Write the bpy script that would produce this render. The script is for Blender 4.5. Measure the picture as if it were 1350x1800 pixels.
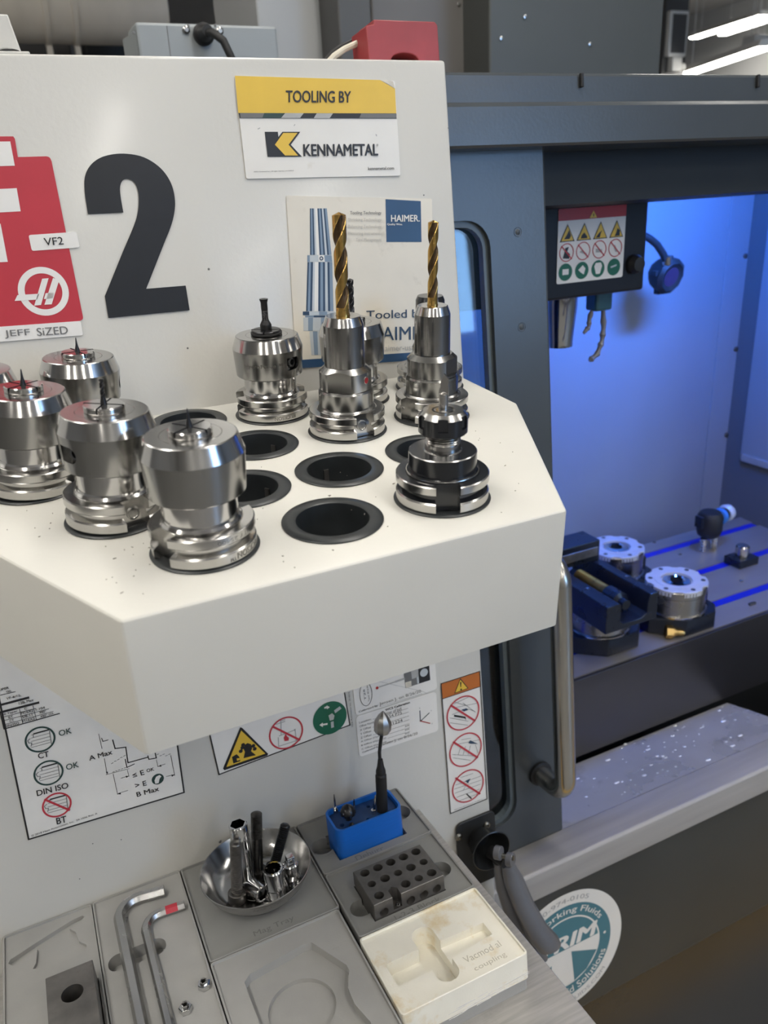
import bpy, bmesh, math, random
from mathutils import Vector, Matrix
random.seed(7)
PI = math.pi
S = bpy.context.scene
COL = S.collection
for o in list(bpy.data.objects):
    bpy.data.objects.remove(o)

# ------------------------------------------------------------------ camera
CX, CY = 675.0, 900.0
F = 1389.85
def _n(v): return v.normalized()
cX = _n(Vector((3948 - CX, 157 - CY, F)))          # world X seen by the camera (x right, y down, z forward)
cZ = -_n(Vector((1095 - CX, 5350 - CY, F)))        # up along the leaning front panel
cZ = _n(cZ - cX * cZ.dot(cX))
cY = cZ.cross(cX)
RP = Matrix((cX, cY, cZ)).transposed()             # front-panel axes -> camera axes
LEAN = math.radians(-5)                            # the machine front leans back five degrees
WR = Matrix.Rotation(LEAN, 3, 'X')
RW = RP @ WR.transposed()
ORG = Vector((0, 0, 1.55))
CAMP = Vector((0, -0.74, 0))
CAMW = WR @ CAMP + ORG
PM = Matrix.Translation(ORG) @ WR.to_4x4()         # front-panel frame
TH = math.radians(9.5)
TR3 = Matrix.Rotation(TH, 3, 'X')
HT = 0.2312
_foot = CAMP - HT * TR3.col[2]
OT = _foot + TR3.col[1] * (-_foot.y / TR3.col[1].y)
TM = PM @ Matrix.Translation(OT) @ TR3.to_4x4()    # tool-tray frame

cam = bpy.data.cameras.new('camera')
cam.sensor_fit = 'VERTICAL'; cam.sensor_height = 36.0
cam.lens = F / 1800 * 36
cam.clip_start = 0.02
cam.dof.use_dof = True; cam.dof.focus_distance = 0.68; cam.dof.aperture_fstop = 9.0
camo = bpy.data.objects.new('camera', cam); COL.objects.link(camo)
rt = Vector(RW.row[0]); dn = Vector(RW.row[1]); fw = Vector(RW.row[2])
m = Matrix((rt, -dn, -fw)).transposed().to_4x4(); m.translation = CAMW
camo.matrix_world = m
S.camera = camo

# ------------------------------------------------------------------ world and exposure
S.view_settings.view_transform = 'Standard'
S.view_settings.look = 'None'
S.view_settings.gamma = 1.0
S.view_settings.use_curve_mapping = False
S.view_settings.exposure = 0.0
wd = bpy.data.worlds.new('world'); S.world = wd
wd.use_nodes = True
wd.node_tree.nodes['Background'].inputs[0].default_value = (0.80, 0.84, 0.92, 1)
wd.node_tree.nodes['Background'].inputs[1].default_value = 0.15
LAMP_STRENGTH = 30.5
BLUE_STRENGTH = 420.0

# ------------------------------------------------------------------ unprojection
def _rayp(p): return RP.transposed() @ Vector((p[0] - CX, p[1] - CY, F))
def _rayw(p): return RW.transposed() @ Vector((p[0] - CX, p[1] - CY, F))
def pany(p, y=0.0): r = _rayp(p); return CAMP + r * ((y - CAMP.y) / r.y)
def panz(p, z): r = _rayp(p); return CAMP + r * ((z - CAMP.z) / r.z)
def wor(p, ax, v): r = _rayw(p); return CAMW + r * ((v - CAMW[ax]) / r[ax])
def pzat(base, py):
    """height above base (front-panel up) that reaches image row py"""
    lo, hi = 0.0, 0.3
    for _ in range(40):
        mid = (lo + hi) / 2
        q = RP @ (base + Vector((0, 0, mid)) - CAMP)
        if CY + F * q.y / q.z > py: lo = mid
        else: hi = mid
    return lo

# ------------------------------------------------------------------ materials
MATS = {}
def mat(name, col, rough=0.5, metal=0.0, noise=0.0, nscale=20.0, bump=0.0, bscale=200.0, emit=0.0, aniso=0.0,
        coat=0.0, streak=None, wear=None, spec=0.5, alpha=None, sss=0.0):
    if name in MATS: return MATS[name]
    M = bpy.data.materials.new(name); M.use_nodes = True
    nt = M.node_tree; b = nt.nodes['Principled BSDF']
    b.inputs['Base Color'].default_value = (*col, 1)
    b.inputs['Roughness'].default_value = rough
    b.inputs['Metallic'].default_value = metal
    b.inputs['Coat Weight'].default_value = coat
    b.inputs['Coat Roughness'].default_value = 0.12
    b.inputs['Specular IOR Level'].default_value = spec
    if emit:
        b.inputs['Emission Color'].default_value = (*col, 1); b.inputs['Emission Strength'].default_value = emit
    if aniso:
        tg = nt.nodes.new('ShaderNodeTangent'); tg.direction_type = 'RADIAL'; tg.axis = 'Z'
        nt.links.new(tg.outputs[0], b.inputs['Tangent']); b.inputs['Anisotropic'].default_value = aniso
    tc = nt.nodes.new('ShaderNodeTexCoord')
    src = tc.outputs['Object']
    if streak:
        mp = nt.nodes.new('ShaderNodeMapping'); mp.inputs['Scale'].default_value = streak
        nt.links.new(src, mp.inputs['Vector']); src = mp.outputs['Vector']
    colsock = None
    if noise:
        n = nt.nodes.new('ShaderNodeTexNoise'); n.inputs['Scale'].default_value = nscale; n.inputs['Detail'].default_value = 5
        nt.links.new(src, n.inputs['Vector'])
        r = nt.nodes.new('ShaderNodeValToRGB')
        r.color_ramp.elements[0].position = 0.3; r.color_ramp.elements[1].position = 0.7
        r.color_ramp.elements[0].color = (*[max(0, c * (1 - noise)) for c in col], 1)
        r.color_ramp.elements[1].color = (*[min(1, c * (1 + noise)) for c in col], 1)
        nt.links.new(n.outputs['Fac'], r.inputs['Fac']); colsock = r.outputs['Color']
        if metal:
            mr = nt.nodes.new('ShaderNodeMapRange'); mr.inputs['To Min'].default_value = rough * 0.75; mr.inputs['To Max'].default_value = rough * 1.3
            nt.links.new(n.outputs['Fac'], mr.inputs['Value']); nt.links.new(mr.outputs['Result'], b.inputs['Roughness'])
    if wear:     # (colour, scale, threshold): stains with a shape of their own
        wc, ws, wt = wear
        n2 = nt.nodes.new('ShaderNodeTexNoise'); n2.inputs['Scale'].default_value = ws; n2.inputs['Detail'].default_value = 8
        n2.inputs['Roughness'].default_value = 0.65
        nt.links.new(tc.outputs['Object'], n2.inputs['Vector'])
        r2 = nt.nodes.new('ShaderNodeValToRGB'); r2.color_ramp.elements[0].position = wt; r2.color_ramp.elements[1].position = min(1, wt + 0.16)
        nt.links.new(n2.outputs['Fac'], r2.inputs['Fac'])
        mx = nt.nodes.new('ShaderNodeMix'); mx.data_type = 'RGBA'
        nt.links.new(r2.outputs['Color'], mx.inputs['Factor'])
        mx.inputs[7].default_value = (*wc, 1)
        if colsock: nt.links.new(colsock, mx.inputs[6])
        else: mx.inputs[6].default_value = (*col, 1)
        colsock = mx.outputs[2]
    if colsock: nt.links.new(colsock, b.inputs['Base Color'])
    if bump:
        n3 = nt.nodes.new('ShaderNodeTexNoise'); n3.inputs['Scale'].default_value = bscale; n3.inputs['Detail'].default_value = 3
        nt.links.new(src, n3.inputs['Vector'])
        bp = nt.nodes.new('ShaderNodeBump'); bp.inputs['Strength'].default_value = bump; bp.inputs['Distance'].default_value = 0.001
        nt.links.new(n3.outputs['Fac'], bp.inputs['Height']); nt.links.new(bp.outputs['Normal'], b.inputs['Normal'])
    MATS[name] = M
    return M

white_paint = mat('white_paint', (0.575, 0.565, 0.53), 0.30, noise=0.03, nscale=6, bump=0.16, bscale=210, coat=0.25)
tray_paint = mat('tray_paint', (0.66, 0.645, 0.595), 0.38, noise=0.03, nscale=9, bump=0.08, bscale=260, wear=((0.62, 0.59, 0.50), 14, 0.64))
grey_paint = mat('grey_paint', (0.058, 0.066, 0.073), 0.25, noise=0.10, nscale=5, bump=0.12, bscale=240)
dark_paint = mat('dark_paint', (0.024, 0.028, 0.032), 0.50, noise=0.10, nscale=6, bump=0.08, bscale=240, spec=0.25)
cover_paint = mat('cover_paint', (0.070, 0.074, 0.070), 0.40, noise=0.12, nscale=3)
cover_warm = mat('cover_warm', (0.13, 0.123, 0.117), 0.45, noise=0.10, nscale=3)
pale_panel = mat('pale_panel', (0.36, 0.37, 0.375), 0.45, noise=0.05, nscale=3)
box_grey = mat('box_grey', (0.30, 0.325, 0.335), 0.42, noise=0.05, nscale=4)
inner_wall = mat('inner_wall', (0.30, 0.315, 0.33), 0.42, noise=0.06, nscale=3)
steel = mat('polished_steel', (0.58, 0.57, 0.56), 0.14, 1.0, aniso=0.4)
turned = mat('turned_steel', (0.36, 0.355, 0.345), 0.18, 1.0, aniso=0.75)
ground = mat('ground_steel', (0.50, 0.49, 0.475), 0.20, 1.0, aniso=0.5)
chrome = mat('chrome', (0.66, 0.66, 0.66), 0.07, 1.0, noise=0.04, nscale=40)
brushed = mat('brushed_stainless', (0.44, 0.425, 0.405), 0.42, 0.55, noise=0.14, nscale=18, streak=(1, 14, 1), wear=((0.30, 0.29, 0.27), 9, 0.60))
blackox = mat('black_oxide', (0.012, 0.013, 0.016), 0.20, 0.0, noise=0.2, nscale=40, coat=0.3)
boltsteel = mat('bolt_steel', (0.20, 0.19, 0.18), 0.36, 1.0, noise=0.2, nscale=200)
greysteel = mat('worn_grey_steel', (0.20, 0.19, 0.18), 0.42, 0.8, noise=0.2, nscale=60, wear=((0.12, 0.085, 0.07), 45, 0.60))
blocksteel = mat('block_steel', (0.185, 0.175, 0.165), 0.40, 0.75, noise=0.15, nscale=120)
carbide = mat('carbide', (0.045, 0.045, 0.048), 0.30, 0.8, noise=0.2, nscale=300)
gold = mat('tin_coated_gold', (0.68, 0.43, 0.13), 0.20, 1.0, noise=0.08, nscale=200)
flutebrown = mat('drill_flute_bronze', (0.085, 0.052, 0.024), 0.38, 0.7, noise=0.15, nscale=200)
rubber = mat('black_rubber', (0.012, 0.012, 0.013), 0.55, noise=0.15, nscale=60)
liner_mat = mat('black_liner_plastic', (0.022, 0.025, 0.027), 0.36, noise=0.15, nscale=60)
bore_shade = mat('bore_shade_black', (0.004, 0.004, 0.005), 0.55, noise=0.1, nscale=60, spec=0.08)  # near-black colour stands in for shade inside holes and slots
red_paint = mat('red_paint', (0.32, 0.040, 0.045), 0.42, noise=0.10, nscale=30)
red_screw = mat('red_screw', (0.30, 0.015, 0.020), 0.35, noise=0.10, nscale=300)
org_grey = mat('printed_grey_plastic', (0.36, 0.355, 0.34), 0.50, noise=0.06, nscale=25, bump=0.10, bscale=500, wear=((0.28, 0.27, 0.25), 30, 0.66))
org_grey2 = mat('printed_dark_grey_plastic', (0.26, 0.258, 0.248), 0.50, noise=0.06, nscale=25, bump=0.10, bscale=500, wear=((0.20, 0.195, 0.185), 30, 0.64))
org_dark = mat('engraved_grey', (0.17, 0.17, 0.165), 0.6, noise=0.05, nscale=50)
org_white = mat('printed_white_plastic', (0.88, 0.845, 0.74), 0.48, noise=0.04, nscale=30, wear=((0.74, 0.60, 0.36), 26, 0.54), bump=0.1, bscale=500)
org_engr = mat('engraved_cream', (0.56, 0.52, 0.42), 0.6, noise=0.05, nscale=80)
blue_plastic = mat('blue_plastic', (0.008, 0.135, 0.56), 0.38, noise=0.06, nscale=60, streak=(1, 1, 40), bump=0.15, bscale=60)
blue_insert = mat('blue_insert', (0.012, 0.05, 0.17), 0.5, noise=0.1, nscale=60)
slotblue = mat('slot_reflection_blue', (0.004, 0.013, 0.42), 0.32, noise=0.08, nscale=40)  # saturated blue paints the wall's reflection into the table slots
tablemat = mat('machine_table_steel', (0.33, 0.31, 0.305), 0.33, 0.55, noise=0.05, nscale=8, streak=(1, 5, 1))
alum = mat('aluminium', (0.66, 0.67, 0.70), 0.30, 0.75, noise=0.06, nscale=40)
anod = mat('dark_anodised', (0.012, 0.016, 0.028), 0.28, 0.2, noise=0.1, nscale=40)
brass = mat('brass', (0.52, 0.36, 0.14), 0.30, 1.0, noise=0.1, nscale=80)
lever_grey = mat('lever_grey_plastic', (0.125, 0.128, 0.142), 0.30, noise=0.06, nscale=40, coat=0.2)
sheetwet = mat('wet_steel_sheet', (0.55, 0.54, 0.56), 0.28, 0.45, noise=0.10, nscale=10, wear=((0.25, 0.24, 0.25), 9, 0.58))
rail_steel = mat('rail_steel', (0.36, 0.35, 0.345), 0.48, 0.10, noise=0.08, nscale=6, streak=(1, 12, 12))
sk_white = mat('print_white', (0.80, 0.785, 0.76), 0.38, noise=0.02, nscale=40)
sk_paper = mat('worn_paper', (0.76, 0.745, 0.715), 0.42, noise=0.04, nscale=30)
sk_cream = mat('worn_poster', (0.72, 0.675, 0.585), 0.40, noise=0.05, nscale=18, wear=((0.52, 0.48, 0.40), 22, 0.57))
sk_sign = mat('sign_white', (0.78, 0.76, 0.72), 0.36, noise=0.02, nscale=30, wear=((0.60, 0.56, 0.46), 26, 0.68))
sk_black = mat('print_black', (0.014, 0.014, 0.016), 0.42, noise=0.05, nscale=40)
sk_navyblack = mat('vinyl_black', (0.013, 0.015, 0.020), 0.34, noise=0.08, nscale=60)
sk_grey = mat('print_grey', (0.16, 0.16, 0.16), 0.45, noise=0.05, nscale=40)
sk_lgrey = mat('print_light_grey', (0.42, 0.42, 0.415), 0.45, noise=0.05, nscale=40)
sk_fade = mat('print_faded', (0.52, 0.505, 0.465), 0.45, noise=0.05, nscale=40)
sk_yellow = mat('print_yellow', (0.76, 0.50, 0.055), 0.38, noise=0.04, nscale=30)
sk_red = mat('print_red', (0.50, 0.035, 0.055), 0.38, noise=0.04, nscale=30)
sk_dred = mat('print_dark_red', (0.40, 0.012, 0.014), 0.38, noise=0.04, nscale=30)
sk_green = mat('print_green', (0.010, 0.125, 0.072), 0.40, noise=0.05, nscale=40)
sk_dgreen = mat('print_dark_green', (0.018, 0.050, 0.045), 0.40, noise=0.05, nscale=40)
sk_orange = mat('print_orange', (0.50, 0.145, 0.025), 0.40, noise=0.04, nscale=40)
sk_blue = mat('print_blue', (0.020, 0.066, 0.15), 0.40, noise=0.05, nscale=40)
sk_navy = mat('print_navy', (0.025, 0.055, 0.105), 0.40, noise=0.05, nscale=40)
sk_steelb = mat('print_steel_blue', (0.20, 0.27, 0.36), 0.40, noise=0.06, nscale=40)
sk_lsteel = mat('print_pale_steel', (0.50, 0.54, 0.57), 0.40, noise=0.06, nscale=40)
sk_teal = mat('print_teal', (0.055, 0.185, 0.235), 0.40, noise=0.04, nscale=30)
cord_cream = mat('cream_cord', (0.60, 0.56, 0.46), 0.5, noise=0.04, nscale=60)
chip_mat = mat('metal_chips', (0.22, 0.20, 0.17), 0.45, 0.3, noise=0.2, nscale=200)
water = mat('water_drops', (0.75, 0.77, 0.80), 0.06, 0.0, noise=0.02, nscale=40)
duct_mat = mat('wrapped_duct', (0.66, 0.61, 0.53), 0.55, noise=0.08, nscale=2.2, streak=(1, 3, 3))
beam_mat = mat('dark_beam', (0.085, 0.085, 0.085), 0.5, noise=0.12, nscale=2)
room_wall = mat('workshop_wall', (0.32, 0.305, 0.285), 0.7, noise=0.10, nscale=1.2, streak=(4, 4, 0.3))
room_pale = mat('workshop_pale_wall', (0.55, 0.55, 0.54), 0.7, noise=0.06, nscale=1)
room_ceil = mat('workshop_ceiling', (0.60, 0.58, 0.56), 0.75, noise=0.05, nscale=1)
floor_mat = mat('workshop_floor', (0.27, 0.265, 0.255), 0.34, noise=0.12, nscale=2, wear=((0.19, 0.185, 0.18), 3, 0.55))
tape_mat = mat('yellow_floor_tape', (0.62, 0.36, 0.03), 0.45, noise=0.10, nscale=12)
lamp_white = mat('lamp_white', (0.75, 0.75, 0.73), 0.4, noise=0.03, nscale=10)
lamp_glow = mat('lamp_glow', (1.0, 0.96, 0.885), 0.5, emit=LAMP_STRENGTH)
blue_glow = mat('blue_light_bar', (0.05, 0.20, 1.0), 0.5, emit=BLUE_STRENGTH)

def glass_mat():
    M = bpy.data.materials.new('window_glass'); M.use_nodes = True; nt = M.node_tree
    nt.nodes.clear()
    out = nt.nodes.new('ShaderNodeOutputMaterial'); mx = nt.nodes.new('ShaderNodeMixShader')
    tr = nt.nodes.new('ShaderNodeBsdfTransparent'); tr.inputs[0].default_value = (0.62, 0.74, 0.78, 1)
    gl = nt.nodes.new('ShaderNodeBsdfGlossy'); gl.inputs['Roughness'].default_value = 0.03
    fr = nt.nodes.new('ShaderNodeFresnel'); fr.inputs['IOR'].default_value = 1.65
    nz = nt.nodes.new('ShaderNodeTexNoise'); nz.inputs['Scale'].default_value = 12
    ad = nt.nodes.new('ShaderNodeMath'); ad.operation = 'MULTIPLY_ADD'; ad.inputs[1].default_value = 0.05
    nt.links.new(nz.outputs['Fac'], ad.inputs[0]); nt.links.new(fr.outputs['Fac'], ad.inputs[2])
    nt.links.new(ad.outputs[0], mx.inputs[0]); nt.links.new(tr.outputs[0], mx.inputs[1]); nt.links.new(gl.outputs[0], mx.inputs[2])
    nt.links.new(mx.outputs[0], out.inputs[0])
    return M
glass = glass_mat()

# ------------------------------------------------------------------ mesh building
ANG = {}
class MB:
    """collects shapes in one bmesh; s scales what is put in (0.001: millimetres)"""
    def __init__(self, s=1.0): self.bm = bmesh.new(); self.s = s; self.mi = 0; self.ang = None
    def v(self, p): return self.bm.verts.new((p[0] * self.s, p[1] * self.s, p[2] * self.s))
    def face(self, pts):
        f = self.bm.faces.new([self.v(p) for p in pts]); f.material_index = self.mi; return f
    def prism(self, pts, a, b, axis='z'):
        def P(q, h):
            return (q[0], q[1], h) if axis == 'z' else ((q[0], h, q[1]) if axis == 'y' else (h, q[0], q[1]))
        A = [self.v(P(q, a)) for q in pts]; B = [self.v(P(q, b)) for q in pts]; n = len(pts)
        fs = [self.bm.faces.new(A), self.bm.faces.new(B)]
        for i in range(n): fs.append(self.bm.faces.new((A[i], A[(i + 1) % n], B[(i + 1) % n], B[i])))
        for f in fs: f.material_index = self.mi
        return self
    def box(self, x0, x1, y0, y1, z0, z1):
        return self.prism([(x0, y0), (x1, y0), (x1, y1), (x0, y1)], z0, z1)
    def obox(self, c, ax, ay, az):
        """box from centre and three half-axis vectors"""
        c = Vector(c); V = {}
        for i in (-1, 1):
            for j in (-1, 1):
                for k in (-1, 1): V[i, j, k] = self.v(c + Vector(ax) * i + Vector(ay) * j + Vector(az) * k)
        for q in (((-1,-1,-1),(-1,-1,1),(-1,1,1),(-1,1,-1)), ((1,-1,-1),(1,1,-1),(1,1,1),(1,-1,1)), ((-1,-1,-1),(1,-1,-1),(1,-1,1),(-1,-1,1)),
                  ((-1,1,-1),(-1,1,1),(1,1,1),(1,1,-1)), ((-1,-1,-1),(-1,1,-1),(1,1,-1),(1,-1,-1)), ((-1,-1,1),(1,-1,1),(1,1,1),(-1,1,1))):
            f = self.bm.faces.new([V[t] for t in q]); f.material_index = self.mi
        return self
    def lathe(self, prof, n=48, M=None, x=0, y=0, wrap=False):
        """revolve (r, z) points about z; M moves the result"""
        M = M or Matrix.Identity(4); rings = []
        self.ang = max(self.ang or 0, 360 / n * 1.3 if n > 8 else 20)
        for r, z in prof:
            if r < 1e-6: rings.append([self.bm.verts.new((M @ Vector((x, y, z))) * self.s)])
            else: rings.append([self.bm.verts.new((M @ Vector((x + r * math.cos(2 * PI * k / n), y + r * math.sin(2 * PI * k / n), z))) * self.s) for k in range(n)])
        prs = list(zip(rings[:-1], rings[1:])) + ([(rings[-1], rings[0])] if wrap else [])
        for A, B in prs:
            for k in range(n):
                k2 = (k + 1) % n
                if len(A) == 1 and len(B) == 1: continue
                if len(A) == 1: f = self.bm.faces.new((A[0], B[k], B[k2]))
                elif len(B) == 1: f = self.bm.faces.new((A[k], A[k2], B[0]))
                else: f = self.bm.faces.new((A[k], A[k2], B[k2], B[k]))
                f.material_index = self.mi
        return self
    def cyl(self, r, z0, z1, n=32, M=None, x=0, y=0): return self.lathe([(0, z0), (r, z0), (r, z1), (0, z1)], n, M, x, y)
    def tube(self, path, r, n=16, caps=True):
        self.ang = 32
        path = [Vector(p) for p in path]; rr = r if isinstance(r, (list, tuple)) else [r] * len(path)
        up = None; prev = None
        for i, p in enumerate(path):
            t = (path[min(i + 1, len(path) - 1)] - path[max(i - 1, 0)]).normalized()
            if up is None:
                up = t.orthogonal().normalized()
            up = (up - t * up.dot(t)).normalized(); sd = t.cross(up)
            ring = [self.v(p + (up * math.cos(2 * PI * k / n) + sd * math.sin(2 * PI * k / n)) * rr[i]) for k in range(n)]
            if prev:
                for k in range(n):
                    f = self.bm.faces.new((prev[k], prev[(k + 1) % n], ring[(k + 1) % n], ring[k])); f.material_index = self.mi
            elif caps: self.bm.faces.new(ring[::-1]).material_index = self.mi
            prev = ring
        if caps: self.bm.faces.new(prev).material_index = self.mi
        return self
    def bevel(self, w, seg=2, angle=25, test=None):
        self.bm.normal_update()
        bmesh.ops.recalc_face_normals(self.bm, faces=self.bm.faces[:])
        self.ang = self.ang or 19
        es = [e for e in self.bm.edges if len(e.link_faces) == 2 and e.calc_face_angle(0) > math.radians(angle) and (test is None or test(e))]
        bmesh.ops.bevel(self.bm, geom=es, offset=w * self.s, segments=seg, affect='EDGES', profile=0.5, clamp_overlap=True)
        return self
    def mesh(self, name, mats, recalc=True, ang=None):
        ang = ang or self.ang or 32
        if recalc: bmesh.ops.recalc_face_normals(self.bm, faces=self.bm.faces[:])
        me = bpy.data.meshes.new(name); self.bm.to_mesh(me); self.bm.free()
        for q in (mats if isinstance(mats, (list, tuple)) else [mats]): me.materials.append(q)
        for p in me.polygons: p.use_smooth = True
        me.set_sharp_from_angle(angle=math.radians(ang))
        return me
    def build(self, name, mats, parent=None, M=None, recalc=True, ang=None):
        a_ = ang or self.ang or 32
        o = bpy.data.objects.new(name, self.mesh(name, mats, recalc, ang)); COL.objects.link(o); ANG[o.name] = a_
        if parent: o.parent = parent
        if M is not None: o.matrix_local = M
        return o

def cut(o, *cutters):
    """boolean difference with collected shapes (local space of o)"""
    tmp = []
    for mb in cutters:
        bmesh.ops.recalc_face_normals(mb.bm, faces=mb.bm.faces[:])
        me = bpy.data.meshes.new('cutter'); mb.bm.to_mesh(me); mb.bm.free()
        c = bpy.data.objects.new('cutter', me); COL.objects.link(c); tmp.append(c)
    par, ml = o.parent, o.matrix_basis.copy()
    o.parent = None; o.matrix_basis = Matrix.Identity(4)
    for c in tmp:
        md = o.modifiers.new('cut', 'BOOLEAN'); md.operation = 'DIFFERENCE'; md.object = c; md.solver = 'EXACT'
    dg = bpy.context.evaluated_depsgraph_get(); dg.update()
    me = bpy.data.meshes.new_from_object(o.evaluated_get(dg), depsgraph=dg)
    o.modifiers.clear(); old = o.data; o.data = me
    nm = old.name; bpy.data.meshes.remove(old); me.name = nm
    for c in tmp:
        d = c.data; bpy.data.objects.remove(c); bpy.data.meshes.remove(d)
    for p in me.polygons: p.use_smooth = True
    me.set_sharp_from_angle(angle=math.radians(ANG.get(o.name, 32)))
    o.parent = par; o.matrix_basis = ml
    return o

def thing(name, label, cat, M=None, group=None):
    o = bpy.data.objects.new(name, None); COL.objects.link(o); o.empty_display_size = 0.02
    if M is not None: o.matrix_world = M
    o['label'] = label; o['category'] = cat
    if group: o['group'] = group
    return o
def tag(o, label, cat, group=None):
    o['label'] = label; o['category'] = cat
    if group: o['group'] = group
    return o
def struct(o): o['kind'] = 'structure'; return o
def T(x, y, z): return Matrix.Translation((x, y, z))
def RZ(d): return Matrix.Rotation(math.radians(d), 4, 'Z')
def RX(d): return Matrix.Rotation(math.radians(d), 4, 'X')
def RY(d): return Matrix.Rotation(math.radians(d), 4, 'Y')
def along(p, d):
    """matrix whose z axis runs along d from p"""
    q = Vector(d).normalized().to_track_quat('Z', 'Y'); M = q.to_matrix().to_4x4(); M.translation = p; return M
def arc(c, r, a0, a1, n=10): return [(c[0] + r * math.cos(math.radians(a0 + (a1 - a0) * i / n)), c[1] + r * math.sin(math.radians(a0 + (a1 - a0) * i / n))) for i in range(n + 1)]
def rrect(x0, x1, y0, y1, r, n=6):
    return arc((x1 - r, y1 - r), r, 0, 90, n) + arc((x0 + r, y1 - r), r, 90, 180, n) + arc((x0 + r, y0 + r), r, 180, 270, n) + arc((x1 - r, y0 + r), r, 270, 360, n)

# ------------------------------------------------------------------ flat print
TEXTS = {}
def glyphs(s, bold=0.0):
    """triangles of a line of text scaled to the unit square"""
    k = (s, bold)
    if k not in TEXTS:
        cu = bpy.data.curves.new('lettering', 'FONT'); cu.body = s; cu.size = 1; cu.resolution_u = 3
        ob = bpy.data.objects.new('lettering', cu); COL.objects.link(ob)
        dg = bpy.context.evaluated_depsgraph_get(); dg.update()
        me = bpy.data.meshes.new_from_object(ob.evaluated_get(dg), depsgraph=dg)
        vs = [tuple(v.co) for v in me.vertices]; fs = [tuple(p.vertices) for p in me.polygons]
        bpy.data.objects.remove(ob); bpy.data.curves.remove(cu); bpy.data.meshes.remove(me)
        x0 = min(v[0] for v in vs); x1 = max(v[0] for v in vs); y0 = min(v[1] for v in vs); y1 = max(v[1] for v in vs)
        V0, F0 = vs, fs; vs, fs = [], []
        b = bold * 0.9; x0 -= b; x1 += b; y0 -= b * 0.5; y1 += b * 0.5      # heavier strokes: overlaid copies
        for dx, dy in (((-b, 0), (0, 0), (b, 0), (-b * .6, b * .5), (b * .6, b * .5), (-b * .6, -b * .5), (b * .6, -b * .5)) if b > 0.009 else (((-b, 0), (b, 0)) if b > 0.002 else ((0, 0),))):
            o_ = len(vs); vs += [(v[0] + dx, v[1] + dy, len(vs) // len(V0) * 0.00003) for v in V0]; fs += [tuple(i + o_ for i in f) for f in F0]
        TEXTS[k] = ([((v[0] - x0) / (x1 - x0), (v[1] - y0) / (y1 - y0), v[2]) for v in vs], fs)
    return TEXTS[k]

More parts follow.
